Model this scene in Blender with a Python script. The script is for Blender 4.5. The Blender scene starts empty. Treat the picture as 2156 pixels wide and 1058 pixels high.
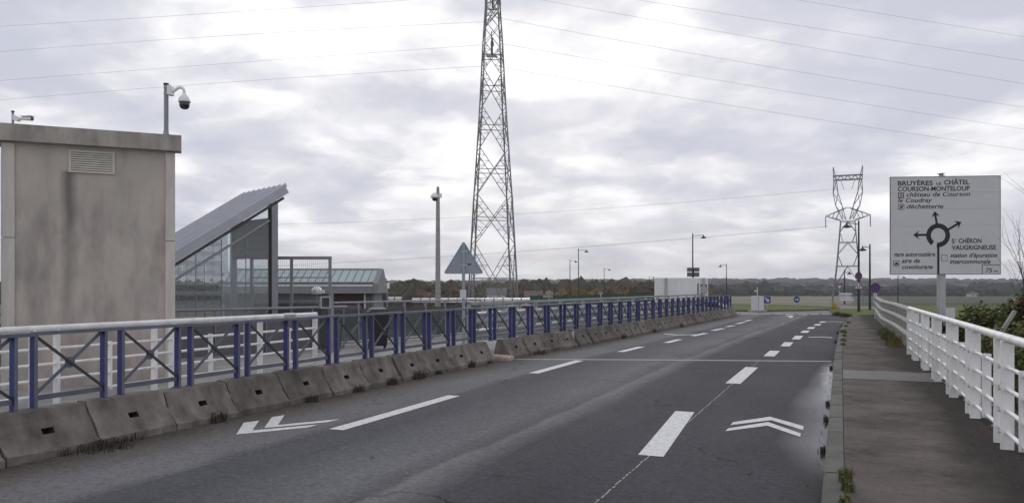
import bpy, math, random
from mathutils import Vector, Matrix, noise
random.seed(7)
PI = math.pi
sc = bpy.context.scene
COL = sc.collection

# ------------------------------------------------------------------ camera
FPX, CX, HY, EYE = 1650.0, 1078.0, 604.0, 1.65      # focal length, centre and horizon of the photograph, eye height
cd = bpy.data.cameras.new('camera'); cam = bpy.data.objects.new('camera', cd); COL.objects.link(cam)
cam.location = (0, 0, EYE); cam.rotation_euler = (PI/2, 0, 0)
cd.sensor_width = 36; cd.lens = 36*FPX/2156; cd.shift_y = (HY-529)/2156
cd.clip_start = 0.1; cd.clip_end = 12000
sc.camera = cam

# ------------------------------------------------------------------ world and sun
SUN_EL, SUN_AZ = math.radians(24), math.radians(5)
world = bpy.data.worlds.new('World'); sc.world = world; world.use_nodes = True
def build_world():
    nt = world.node_tree; N = nt.nodes; L = nt.links; N.clear()
    def n(t, **k):
        x = N.new(t)
        for a, b in k.items(): setattr(x, a, b)
        return x
    def math_(op, a, b=None, clamp=False):
        m = n('ShaderNodeMath', operation=op, use_clamp=clamp)
        for i, v in enumerate((a, b)):
            if v is None: continue
            if isinstance(v, (int, float)): m.inputs[i].default_value = v
            else: L.new(v, m.inputs[i])
        return m.outputs[0]
    out = n('ShaderNodeOutputWorld')
    sky = n('ShaderNodeTexSky', sky_type='NISHITA', sun_disc=False)
    sky.sun_elevation = SUN_EL; sky.sun_rotation = SUN_AZ
    bg1 = n('ShaderNodeBackground'); L.new(sky.outputs[0], bg1.inputs[0]); bg1.inputs[1].default_value = 0.1
    tc = n('ShaderNodeTexCoord'); sep = n('ShaderNodeSeparateXYZ'); L.new(tc.outputs['Generated'], sep.inputs[0])
    z = math_('MAXIMUM', sep.outputs[2], 0.0)
    den = math_('ADD', z, 0.22)
    u = math_('DIVIDE', sep.outputs[0], den); v = math_('DIVIDE', sep.outputs[1], den)
    cmb = n('ShaderNodeCombineXYZ'); L.new(u, cmb.inputs[0]); L.new(v, cmb.inputs[1]); cmb.inputs[2].default_value = 1.3
    # warp the cloud field so that edges curl, then three sizes of cloud
    nw = n('ShaderNodeTexNoise'); nw.inputs['Scale'].default_value = 1.8; nw.inputs['Detail'].default_value = 4; nw.inputs['Roughness'].default_value = .6; L.new(cmb.outputs[0], nw.inputs['Vector'])
    sc3 = n('ShaderNodeVectorMath', operation='SCALE'); L.new(nw.outputs['Color'], sc3.inputs[0]); sc3.inputs['Scale'].default_value = .50
    wrp = n('ShaderNodeVectorMath', operation='ADD'); L.new(cmb.outputs[0], wrp.inputs[0]); L.new(sc3.outputs[0], wrp.inputs[1])
    n1 = n('ShaderNodeTexNoise'); n1.inputs['Scale'].default_value = 2.3; n1.inputs['Detail'].default_value = 8; n1.inputs['Roughness'].default_value = .55; L.new(wrp.outputs[0], n1.inputs['Vector'])
    n2 = n('ShaderNodeTexNoise'); n2.inputs['Scale'].default_value = 1.0; n2.inputs['Detail'].default_value = 3; L.new(wrp.outputs[0], n2.inputs['Vector'])
    n3 = n('ShaderNodeTexVoronoi'); n3.feature = 'SMOOTH_F1'; n3.inputs['Scale'].default_value = 2.9; n3.inputs['Smoothness'].default_value = .35; n3.inputs['Detail'].default_value = 1.0; L.new(wrp.outputs[0], n3.inputs['Vector'])
    bill = math_('SUBTRACT', .42, n3.outputs['Distance'])
    mixv = math_('ADD', math_('ADD', math_('MULTIPLY', math_('SUBTRACT', n1.outputs['Fac'], .5), .85), math_('MULTIPLY', math_('SUBTRACT', n2.outputs['Fac'], .5), .75)), math_('MULTIPLY', bill, .30))
    mixv = math_('ADD', mixv, .538)
    # the sun behind the cloud deck brightens it around its direction
    sd = Vector((math.sin(SUN_AZ)*math.cos(SUN_EL), math.cos(SUN_AZ)*math.cos(SUN_EL), math.sin(SUN_EL)))
    dt = n('ShaderNodeVectorMath', operation='DOT_PRODUCT'); L.new(tc.outputs['Generated'], dt.inputs[0]); dt.inputs[1].default_value = sd
    g = math_('POWER', math_('MAXIMUM', dt.outputs['Value'], 0.0), 40.0)
    val = math_('ADD', mixv, math_('MULTIPLY', g, .085))
    # towards the horizon the deck is seen edge-on and evens out
    hz = math_('POWER', math_('SUBTRACT', 1.0, z, True), 14.0)
    val = math_('ADD', math_('MULTIPLY', val, math_('SUBTRACT', 1.0, math_('MULTIPLY', hz, .6))), math_('MULTIPLY', hz, .6*.56))
    cr = n('ShaderNodeValToRGB'); L.new(val, cr.inputs[0]); e = cr.color_ramp.elements
    e[0].position = .30; e[0].color = (.55, .565, .65, 1)
    e[1].position = .66; e[1].color = (1.03, 1.03, 1.04, 1)
    a = e.new(.41); a.color = (.64, .648, .715, 1)
    a = e.new(.49); a.color = (.755, .757, .80, 1)
    a = e.new(.56); a.color = (.89, .89, .915, 1)
    bg2 = n('ShaderNodeBackground'); L.new(cr.outputs[0], bg2.inputs[0]); bg2.inputs[1].default_value = 1.13
    thin = n('ShaderNodeMapRange'); L.new(n1.outputs['Fac'], thin.inputs[0])
    thin.inputs[1].default_value = .30; thin.inputs[2].default_value = .42; thin.inputs[3].default_value = .90; thin.inputs[4].default_value = .985
    mx = n('ShaderNodeMixShader'); L.new(thin.outputs[0], mx.inputs[0]); L.new(bg1.outputs[0], mx.inputs[1]); L.new(bg2.outputs[0], mx.inputs[2])
    L.new(mx.outputs[0], out.inputs[0])
build_world()
world.cycles.sampling_method = 'MANUAL'; world.cycles.sample_map_resolution = 512
sl = bpy.data.lights.new('sun', 'SUN'); sl.energy = 0.7; sl.angle = math.radians(18); sl.color = (1, .95, .88)
sun = bpy.data.objects.new('sun', sl); COL.objects.link(sun)
sun.rotation_euler = (PI/2-SUN_EL, 0, PI-SUN_AZ)
sc.view_settings.view_transform = 'Standard'; sc.view_settings.look = 'None'
sc.view_settings.exposure = 0.0; sc.view_settings.gamma = 1.0; sc.view_settings.use_curve_mapping = False
try:
    sc.cycles.use_denoising = True
    sc.cycles.max_bounces = 5; sc.cycles.diffuse_bounces = 3; sc.cycles.transparent_max_bounces = 16
    sc.cycles.volume_bounces = 0
except Exception: pass

# ------------------------------------------------------------------ coordinates
TH = math.atan((1770-CX)/FPX); CT, ST = math.cos(TH), math.sin(TH)   # heading of the road, to the right of the view axis
def R(s, t, z=0.0): return Vector((s*ST+t*CT, s*CT-t*ST, z))          # along the road, across it (right positive)
def st(x, y): return x*ST+y*CT, x*CT-y*ST
def G(px, py, z=0.0):                                                 # ground point in (s, t) of a measured spot
    Y = (EYE-z)*FPX/(py-HY); X = (px-CX)/FPX*Y
    return st(X, Y)
def at(px, py, Y): return Vector(((px-CX)/FPX*Y, Y, EYE-(py-HY)/FPX*Y))
def zat(py, Y): return EYE-(py-HY)/FPX*Y
def sm(a, b, x):
    q = max(0.0, min(1.0, (x-a)/(b-a))); return q*q*(3-2*q)
def interp(tab, x):
    if x <= tab[0][0]: return tab[0][1]
    for (a, b), (c, d) in zip(tab, tab[1:]):
        if x <= c: return b+(d-b)*(x-a)/(c-a)
    return tab[-1][1]
BAR = [(0,-7.05),(15.9,-7.05),(18,-6.92),(20.6,-6.72),(25.4,-6.45),(30.2,-6.22),(37.4,-5.92),(47.7,-5.5),(60,-5.0)]
KERB = [(-10,-.13),(19,-.13),(23.4,-.10),(31,-.03),(35.2,.09),(40,.28),(45,.42),(60,.5)]
def tb(s): return interp(BAR, s)
def tk(s): return interp(KERB, s)
def T(x, y):                                                          # height of the open terrain
    s, t = st(x, y)
    z = -6.2*sm(62, 330, y)
    z -= 2.4*sm(1.9, 7.5, t)*(1-sm(40, 50, s))
    z -= 2.1*sm(-13.5, -24, t)*sm(20, 42, s)*(1-sm(120, 300, y))
    d = max(0.0, y-1000.0)
    z += 17*sm(950, 1900, y)*(0.55+.45*sm(-900, 900, x)+.10*math.sin(x*.0021+1.0))
    z += .10*noise.noise(Vector((x*.05, y*.05, 0)))*sm(60, 120, y)
    return z-.06

# ------------------------------------------------------------------ mesh helpers
class MB:
    def __init__(s): s.v = []; s.f = []; s.m = []; s.smooth = []
    def add(s, vs, fs, mi=0, smooth=False):
        b = len(s.v); s.v += [tuple(p) for p in vs]
        for f in fs: s.f.append(tuple(i+b for i in f)); s.m.append(mi); s.smooth.append(smooth)
    def box(s, lo, hi, mi=0, M=None):
        x0,y0,z0 = lo; x1,y1,z1 = hi
        vs = [Vector(p) for p in ((x0,y0,z0),(x1,y0,z0),(x1,y1,z0),(x0,y1,z0),(x0,y0,z1),(x1,y0,z1),(x1,y1,z1),(x0,y1,z1))]
        if M: vs = [M @ p for p in vs]
        s.add(vs, [(0,3,2,1),(4,5,6,7),(0,1,5,4),(1,2,6,5),(2,3,7,6),(3,0,4,7)], mi)
        return s
    def bbox(s, lo, hi, c=.01, mi=0):                                  # box with chamfered upright and top edges
        x0,y0,z0 = lo; x1,y1,z1 = hi
        def ring(i, z): return [(x0+c+i,y0+i,z),(x1-c-i,y0+i,z),(x1-i,y0+c+i,z),(x1-i,y1-c-i,z),(x1-c-i,y1-i,z),(x0+c+i,y1-i,z),(x0+i,y1-c-i,z),(x0+i,y0+c+i,z)]
        rs = [ring(0,z0), ring(0,z1-c), ring(c*.7,z1)]
        vs = [p for r in rs for p in r]; fs = []
        for k in range(2):
            for i in range(8): j=(i+1)%8; fs.append((k*8+i,k*8+j,k*8+8+j,k*8+8+i))
        fs += [tuple(range(16,24)), tuple(range(7,-1,-1))]
        s.add(vs, fs, mi); return s
    def beam(s, p, q, w, h, mi=0, up=(0,0,1)):                         # rectangular bar from p to q, w across, h along 'up'
        p = Vector(p); q = Vector(q); d = (q-p)
        if d.length < 1e-6: return s
        d.normalize(); up = Vector(up)
        x = d.cross(up)
        if x.length < 1e-4: x = d.cross(Vector((1,0,0)))
        x.normalize(); u = x.cross(d).normalized()
        vs = []
        for c in (p, q):
            for a, b in ((-1,-1),(1,-1),(1,1),(-1,1)): vs.append(c+x*(a*w/2)+u*(b*h/2))
        s.add(vs, [(0,1,2,3),(7,6,5,4),(0,4,5,1),(1,5,6,2),(2,6,7,3),(3,7,4,0)], mi); return s
    def tube(s, pts, r, n=8, mi=0, caps=True):
        pts = [Vector(p) for p in pts]; rs = r if isinstance(r, (list, tuple)) else [r]*len(pts)
        vs = []; prev = None
        for i, p in enumerate(pts):
            d = (pts[min(i+1,len(pts)-1)]-pts[max(i-1,0)]).normalized()
            if prev is None:
                x = d.cross(Vector((0,0,1)))
                if x.length < 1e-3: x = Vector((1,0,0))
            else: x = prev-d*prev.dot(d)
            x.normalize(); prev = x; y = d.cross(x)
            for k in range(n): a = 2*PI*k/n; vs.append(p+x*(math.cos(a)*rs[i])+y*(math.sin(a)*rs[i]))
        fs = []
        for i in range(len(pts)-1):
            for k in range(n): j=(k+1)%n; fs.append((i*n+k,i*n+j,i*n+n+j,i*n+n+k))
        s.add(vs, fs, mi, n > 5)
        if caps:
            b = (len(pts)-1)*n
            s.add(vs[:n], [tuple(range(n-1,-1,-1))], mi); s.add(vs[b:], [tuple(range(n))], mi)
        return s
    def lathe(s, prof, n=16, mi=0, c=(0,0,0)):
        vs = []; fs = []
        for r, z in prof:
            for k in range(n): a = 2*PI*k/n; vs.append((c[0]+r*math.cos(a), c[1]+r*math.sin(a), c[2]+z))
        for i in range(len(prof)-1):
            for k in range(n): j=(k+1)%n; fs.append((i*n+k,i*n+j,i*n+n+j,i*n+n+k))
        s.add(vs, fs, mi, True); return s
    def prism(s, poly, z0, z1, mi=0, M=None):                          # polygon (x, y) extruded in z, optional matrix
        n = len(poly)
        vs = [Vector((x,y,z0)) for x,y in poly]+[Vector((x,y,z1)) for x,y in poly]
        if M: vs = [M @ p for p in vs]
        s.add(vs, [tuple(range(n-1,-1,-1)), tuple(range(n,2*n))]+[(i,(i+1)%n,n+(i+1)%n,n+i) for i in range(n)], mi); return s
    def mesh(s, name, mats):
        me = bpy.data.meshes.new(name); me.from_pydata(s.v, [], s.f)
        for m in (mats if isinstance(mats, (list, tuple)) else [mats]): me.materials.append(m)
        me.polygons.foreach_set('material_index', s.m); me.polygons.foreach_set('use_smooth', s.smooth); me.update()
        return me
    def build(s, name, mats, parent=None, **k): return put(name, s.mesh(name, mats), parent, **k)
def put(name, me, parent=None, loc=None, rot=None, label=None):
    o = bpy.data.objects.new(name, me); COL.objects.link(o)
    if parent: o.parent = parent
    if loc is not None: o.location = loc
    if rot is not None: o.rotation_euler = rot
    if label: o['label'] = label
    return o
def tag(o, label, cat, group=None):
    o['label'] = label; o['category'] = cat
    if group: o['group'] = group
    return o
def thing(name, label, cat, loc=(0,0,0), rz=0.0, group=None):
    o = bpy.data.objects.new(name, None); COL.objects.link(o); o.empty_display_size = .2
    o.location = loc; o.rotation_euler = (0,0,rz); return tag(o, label, cat, group)
def structure(o): o['kind'] = 'structure'; return o
def stuff(o): o['kind'] = 'stuff'; return o
ROADROT = (0, 0, -TH)                                                  # local x = across, y = along the road

# ------------------------------------------------------------------ materials
def mat(name, col, rough=.7, metal=0.0, var=.12, scale=6.0, bump=0.0, bscale=40.0, spec=.4, dirt=None, dscale=1.2, damt=.5, stretch=None, rnd=0.0):
    m = bpy.data.materials.new(name); m.use_nodes = True; nt = m.node_tree; N = nt.nodes; L = nt.links
    b = N['Principled BSDF']; b.inputs['Roughness'].default_value = rough; b.inputs['Metallic'].default_value = metal
    b.inputs['Specular IOR Level'].default_value = spec
    tc = N.new('ShaderNodeTexCoord'); src = tc.outputs['Object']
    if stretch:
        mp = N.new('ShaderNodeMapping'); mp.inputs['Scale'].default_value = stretch; L.new(src, mp.inputs[0]); src = mp.outputs[0]
    nz = N.new('ShaderNodeTexNoise'); nz.inputs['Scale'].default_value = scale; nz.inputs['Detail'].default_value = 6; L.new(src, nz.inputs['Vector'])
    cr = N.new('ShaderNodeValToRGB'); e = cr.color_ramp.elements
    e[0].position = .3; e[1].position = .7
    e[0].color = tuple(c*(1-var) for c in col)+(1,); e[1].color = tuple(min(1,c*(1+var)) for c in col)+(1,)
    L.new(nz.outputs['Fac'], cr.inputs[0]); c = cr.outputs[0]
    if dirt:
        n2 = N.new('ShaderNodeTexNoise'); n2.inputs['Scale'].default_value = dscale; n2.inputs['Detail'].default_value = 8; n2.inputs['Roughness'].default_value = .65; L.new(src, n2.inputs['Vector'])
        mr = N.new('ShaderNodeMapRange'); mr.inputs[1].default_value = .48; mr.inputs[2].default_value = .72; mr.inputs[4].default_value = damt; L.new(n2.outputs['Fac'], mr.inputs[0])
        mx = N.new('ShaderNodeMixRGB'); mx.inputs[2].default_value = dirt+(1,); L.new(mr.outputs[0], mx.inputs[0]); L.new(c, mx.inputs[1]); c = mx.outputs[0]
    if rnd:
        oi = N.new('ShaderNodeObjectInfo'); mv = N.new('ShaderNodeMapRange'); mv.inputs[3].default_value = 1-rnd; mv.inputs[4].default_value = 1+rnd; L.new(oi.outputs['Random'], mv.inputs[0])
        vs_ = N.new('ShaderNodeVectorMath'); vs_.operation = 'SCALE'; L.new(c, vs_.inputs[0]); L.new(mv.outputs[0], vs_.inputs['Scale']); c = vs_.outputs[0]
        ro = N.new('ShaderNodeVectorMath'); ro.operation = 'ADD'; L.new(src, ro.inputs[0]); L.new(oi.outputs['Location'], ro.inputs[1]); L.new(ro.outputs[0], nz.inputs['Vector'])
        if dirt: L.new(ro.outputs[0], n2.inputs['Vector'])
    L.new(c, b.inputs['Base Color'])
    if bump:
        n3 = N.new('ShaderNodeTexNoise'); n3.inputs['Scale'].default_value = bscale; n3.inputs['Detail'].default_value = 5; L.new(src, n3.inputs['Vector'])
        bp = N.new('ShaderNodeBump'); bp.inputs['Strength'].default_value = bump; bp.inputs['Distance'].default_value = .02; L.new(n3.outputs['Fac'], bp.inputs['Height']); L.new(bp.outputs[0], b.inputs['Normal'])
    return m
def glass_mat(name, tint, alpha, rough=.05, bands=None):
    """pane: mostly clear, some surface colour (dust or print) and reflection"""
    m = bpy.data.materials.new(name); m.use_nodes = True; nt = m.node_tree; N = nt.nodes; L = nt.links; N.clear()
    out = N.new('ShaderNodeOutputMaterial'); tr = N.new('ShaderNodeBsdfTransparent'); tr.inputs[0].default_value = tint+(1,)
    pb = N.new('ShaderNodeBsdfPrincipled'); pb.inputs['Base Color'].default_value = tuple(c*(.60 if bands else .75) for c in tint)+(1,); pb.inputs['Roughness'].default_value = rough
    mx = N.new('ShaderNodeMixShader'); mx.inputs[0].default_value = alpha
    if bands:
        tc = N.new('ShaderNodeTexCoord'); wv = N.new('ShaderNodeTexWave'); wv.bands_direction = 'Z'; wv.inputs['Scale'].default_value = bands; wv.inputs['Distortion'].default_value = .4
        L.new(tc.outputs['Object'], wv.inputs['Vector'])
        mr = N.new('ShaderNodeMapRange'); mr.inputs[1].default_value = .35; mr.inputs[2].default_value = .9; mr.inputs[3].default_value = alpha*.6; mr.inputs[4].default_value = min(1, alpha*2.4)
        L.new(wv.outputs['Fac'], mr.inputs[0])
        sp = N.new('ShaderNodeSeparateXYZ'); L.new(tc.outputs['Object'], sp.inputs[0]); fz = N.new('ShaderNodeMapRange'); L.new(sp.outputs[2], fz.inputs[0])     # the print covers the upper part of the panes
        fz.inputs[1].default_value = 1.65; fz.inputs[2].default_value = 2.0; fz.inputs[3].default_value = .45; fz.inputs[4].default_value = 1
        ml = N.new('ShaderNodeMath'); ml.operation = 'MULTIPLY'; L.new(mr.outputs[0], ml.inputs[0]); L.new(fz.outputs[0], ml.inputs[1]); L.new(ml.outputs[0], mx.inputs[0])
    L.new(tr.outputs[0], mx.inputs[1]); L.new(pb.outputs[0], mx.inputs[2]); L.new(mx.outputs[0], out.inputs[0])
    return m
M_ = {}
M_['concrete'] = mat('concrete', (.178,.158,.140), .92, 0, .34, 5.0, .7, 30, .15, dirt=(.066,.058,.052), dscale=2.6, damt=.85, stretch=(1,1,.55), rnd=.16)
M_['kerbstone'] = mat('kerbstone', (.100,.098,.088), .85, 0, .3, 5, .3, 60, .3, dirt=(.06,.06,.045), dscale=2.5, damt=.7, rnd=.18)
M_['white_paint'] = mat('white_paint', (.80,.80,.79), .5, 0, .06, 4, .08, 60, .35, dirt=(.40,.375,.33), dscale=5.0, damt=.5, stretch=(1,1,.5), rnd=.04)
M_['blue_paint'] = mat('blue_paint', (.032,.040,.165), .5, 0, .15, 4, 0, 1, .35, dirt=(.07,.075,.14), dscale=5, damt=.5, rnd=.14)
M_['blue_grey'] = mat('blue_grey', (.125,.132,.168), .55, 0, .15, 5, 0, 1, .35, dirt=(.18,.18,.185), dscale=4, damt=.5, rnd=.12)  # lighter, greyer blue for post front flanges, rails and one brace
M_['steel'] = mat('galvanised_steel', (.42,.43,.45), .5, .55, .12, 8, 0, 1, .5, dirt=(.25,.24,.22), dscale=3, damt=.3)
M_['grey_paint'] = mat('grey_paint', (.26,.265,.29), .5, .2, .08, 5, 0, 1, .4)
M_['roof_grey'] = mat('roof_grey', (.40,.41,.45), .45, .3, .08, 3, 0, 1, .5)
M_['dark_grey'] = mat('dark_grey', (.055,.055,.06), .6, 0, .15, 5)
M_['black'] = mat('black_paint', (.018,.018,.02), .5, 0, .1, 5)
M_['lamp_black'] = mat('lamp_black', (.03,.03,.034), .55, .2, .1, 5)
M_['stain_wall'] = None
M_['pilaster'] = mat('pilaster', (.56,.53,.49), .85, 0, .08, 4, .1, 60, .2, dirt=(.26,.24,.22), dscale=1.3, damt=.5, stretch=(3,3,.5))
M_['cap'] = mat('cap_concrete', (.37,.34,.305), .9, 0, .2, 4, .3, 60, .2, dirt=(.15,.14,.128), dscale=2.2, damt=.6, stretch=(1.5,1.5,.5))
M_['cream'] = mat('cream_paint', (.55,.53,.46), .6, 0, .06, 6)
M_['lattice'] = mat('lattice_steel', (.20,.205,.215), .6, .3, .15, 2)
M_['wire'] = mat('wire', (.34,.34,.37), .6, .2, .05, 2)
M_['sign_white'] = mat('sign_white', (.58,.58,.60), .5, 0, .04, 1.5, 0, 1, .3)
M_['sign_black'] = mat('sign_black', (.02,.02,.024), .5, 0, .05, 3)
M_['sign_red'] = mat('sign_red', (.16,.02,.035), .5, 0, .1, 3)
M_['sign_blue'] = mat('sign_blue', (.03,.055,.24), .5, 0, .08, 3)
M_['sign_brown'] = mat('sign_brown', (.10,.035,.035), .5, 0, .08, 3)
M_['sign_back'] = mat('sign_back', (.30,.34,.38), .5, .2, .1, 4, dirt=(.2,.2,.2), dscale=4, damt=.3)
M_['plank'] = mat('plank_alu', (.80,.80,.82), .5, .15, .06, 3)
M_['camera_white'] = mat('camera_white', (.78,.78,.78), .35, 0, .03, 4)
M_['dome_dark'] = mat('dome_dark', (.03,.03,.035), .08, 0, .05, 3, 0, 1, .6)
M_['marking'] = mat('road_marking', (.66,.66,.66), .75, 0, .10, 30, .25, 160, .15, dirt=(.22,.22,.22), dscale=16, damt=.6)
M_['marking_old'] = mat('road_marking_worn', (.36,.36,.36), .8, 0, .15, 14, .15, 160, .2, dirt=(.12,.12,.12), dscale=14, damt=.8)
M_['rail_grey'] = mat('weathered_rail', (.33,.325,.31), .75, 0, .15, 4, .1, 40, .25, dirt=(.17,.165,.15), dscale=2.5, damt=.5, stretch=(3,.6,3))
M_['wood'] = mat('stake_wood', (.30,.29,.27), .85, 0, .2, 9)
M_['bark'] = mat('bark', (.07,.055,.045), .9, 0, .2, 9)
M_['dry'] = mat('dry_weed', (.062,.05,.036), .9, 0, .35, 20)
M_['grass_blade'] = mat('grass_blade', (.085,.11,.028), .8, 0, .35, 4)
M_['moss'] = mat('moss', (.085,.085,.03), .95, 0, .3, 30, .5, 80)
M_['leaf_green'] = mat('leaf_green', (.095,.122,.036), .75, 0, .5, 1.6)
M_['leaf_olive'] = mat('leaf_olive', (.135,.128,.042), .75, 0, .5, 1.6)
M_['leaf_brown'] = mat('leaf_brown', (.095,.05,.03), .8, 0, .4, 2)
M_['leaf_orange'] = mat('leaf_orange', (.42,.17,.02), .75, 0, .35, 3)
M_['leaf_yellow'] = mat('leaf_yellow', (.42,.33,.05), .75, 0, .3, 3)
M_['dead_leaf'] = mat('dead_leaf', (.13,.085,.05), .85, 0, .4, 9)
M_['green_screen'] = mat('green_screen', (.042,.09,.062), .85, 0, .15, 3, .2, 10)
M_['teal'] = mat('teal_mesh', (.13,.19,.21), .7, 0, .1, 3)
M_['door_red'] = mat('door_red', (.045,.014,.013), .6, 0, .1, 2)
M_['wall_grey'] = mat('wall_grey', (.14,.14,.15), .8, 0, .12, 1.5)
M_['fascia'] = mat('fascia', (.22,.225,.245), .6, .1, .08, 1.5)
M_['tile'] = mat('roof_tile', (.13,.105,.092), .85, 0, .2, 2)
M_['render_wall'] = mat('render_wall', (.5,.47,.42), .9, 0, .1, 2)
M_['brown_pipe'] = mat('brown_pipe', (.15,.085,.06), .6, 0, .1, 5)
M_['tyre'] = mat('tyre', (.02,.02,.02), .85, 0, .1, 9)
M_['car_white'] = mat('car_white', (.7,.7,.72), .3, 0, .02, 3, 0, 1, .5)
M_['slab'] = mat('paving_slab', (.31,.30,.285), .9, 0, .15, 1.5, .2, 40, .2, dirt=(.17,.16,.15), dscale=.8, damt=.6)
M_['deck_edge'] = mat('deck_edge', (.075,.07,.064), .9, 0, .3, 3, .3, 50, .2, dirt=(.045,.043,.04), dscale=1.6, damt=.7)
M_['strip'] = mat('concrete_strip', (.088,.083,.078), .55, 0, .3, 2.5, .1, 40, .22, dirt=(.07,.068,.064), dscale=2, damt=.7)
M_['glass_clear'] = glass_mat('glass_clear', (.86,.89,.90), .16, .06)
M_['glass_band'] = glass_mat('glass_band', (.84,.86,.87), .22, .15, bands=1.35)
M_['glass_smoke'] = glass_mat('glass_smoke', (.36,.40,.39), .30, .06)
M_['glass_sky'] = mat('skylight_glass', (.36,.43,.43), .12, 0, .08, .6, 0, 1, .8)
M_['glass_dark'] = mat('dark_window', (.02,.024,.03), .1, 0, .1, 3, 0, 1, .7)
M_['vault'] = mat('vault_sheet', (.50,.48,.50), .35, 0, .06, 2, 0, 1, .5)

def wall_material():
    m = bpy.data.materials.new('stained_render'); m.use_nodes = True; nt = m.node_tree; N = nt.nodes; L = nt.links; b = N['Principled BSDF']
    b.inputs['Roughness'].default_value = .92; b.inputs['Specular IOR Level'].default_value = .2
    tc = N.new('ShaderNodeTexCoord')
    def noise_(sc_, stretch, det=7, rough=.6):
        mp = N.new('ShaderNodeMapping'); mp.inputs['Scale'].default_value = stretch; L.new(tc.outputs['Object'], mp.inputs[0])
        n = N.new('ShaderNodeTexNoise'); n.inputs['Scale'].default_value = sc_; n.inputs['Detail'].default_value = det; n.inputs['Roughness'].default_value = rough; L.new(mp.outputs[0], n.inputs['Vector']); return n.outputs['Fac']
    def mr(v, a, b_, c, d):
        n = N.new('ShaderNodeMapRange'); L.new(v, n.inputs[0])
        for i, q in enumerate((a, b_, c, d)): n.inputs[i+1].default_value = q
        return n.outputs[0]
    def mul(a, b_):
        n = N.new('ShaderNodeMath'); n.operation = 'MULTIPLY'; n.use_clamp = True; L.new(a, n.inputs[0]); L.new(b_, n.inputs[1]); return n.outputs[0]
    def mix(f, a, col):
        n = N.new('ShaderNodeMixRGB'); L.new(f, n.inputs[0]); n.inputs[2].default_value = col+(1,)
        if isinstance(a, tuple): n.inputs[1].default_value = a+(1,)
        else: L.new(a, n.inputs[1])
        return n.outputs[0]
    c = mix(mr(noise_(1.6, (1,1,.8)), .35, .7, 0, 1), (.505,.455,.408), (.415,.378,.34))
    c = mix(mr(noise_(4.5, (1,1,.18)), .50, .80, 0, .5), c, (.25,.222,.20))
    # algae: a belt in the middle height and one long run-off streak below the corner of the vent
    sep = N.new('ShaderNodeSeparateXYZ'); L.new(tc.outputs['Object'], sep.inputs[0])
    belt = mul(mr(sep.outputs[2], 3.4, 2.7, 0, 1), mr(noise_(2.6, (1,1,.35)), .44, .70, 0, .7))
    c = mix(belt, c, (.24,.215,.195))
    dx = N.new('ShaderNodeMath'); dx.operation = 'ADD'; L.new(sep.outputs[0], dx.inputs[0])
    wob = N.new('ShaderNodeMath'); wob.operation = 'MULTIPLY_ADD'; L.new(noise_(1.5, (.2,.2,1)), wob.inputs[0]); wob.inputs[1].default_value = .16; wob.inputs[2].default_value = STREAK; L.new(wob.outputs[0], dx.inputs[1])
    ab = N.new('ShaderNodeMath'); ab.operation = 'ABSOLUTE'; L.new(dx.outputs[0], ab.inputs[0])
    streak = mul(mul(mr(ab.outputs[0], .02, .15, 1, 0), mr(sep.outputs[2], 3.58, 3.54, 0, 1)), mr(sep.outputs[2], 1.1, 3.3, .10, .72))
    c = mix(streak, c, (.085,.078,.068))
    L.new(c, b.inputs['Base Color'])
    bp = N.new('ShaderNodeBump'); bp.inputs['Strength'].default_value = .25; bp.inputs['Distance'].default_value = .01; L.new(noise_(90, (1,1,1), 3), bp.inputs['Height']); L.new(bp.outputs[0], b.inputs['Normal'])
    return m
STREAK = 1.53

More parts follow.
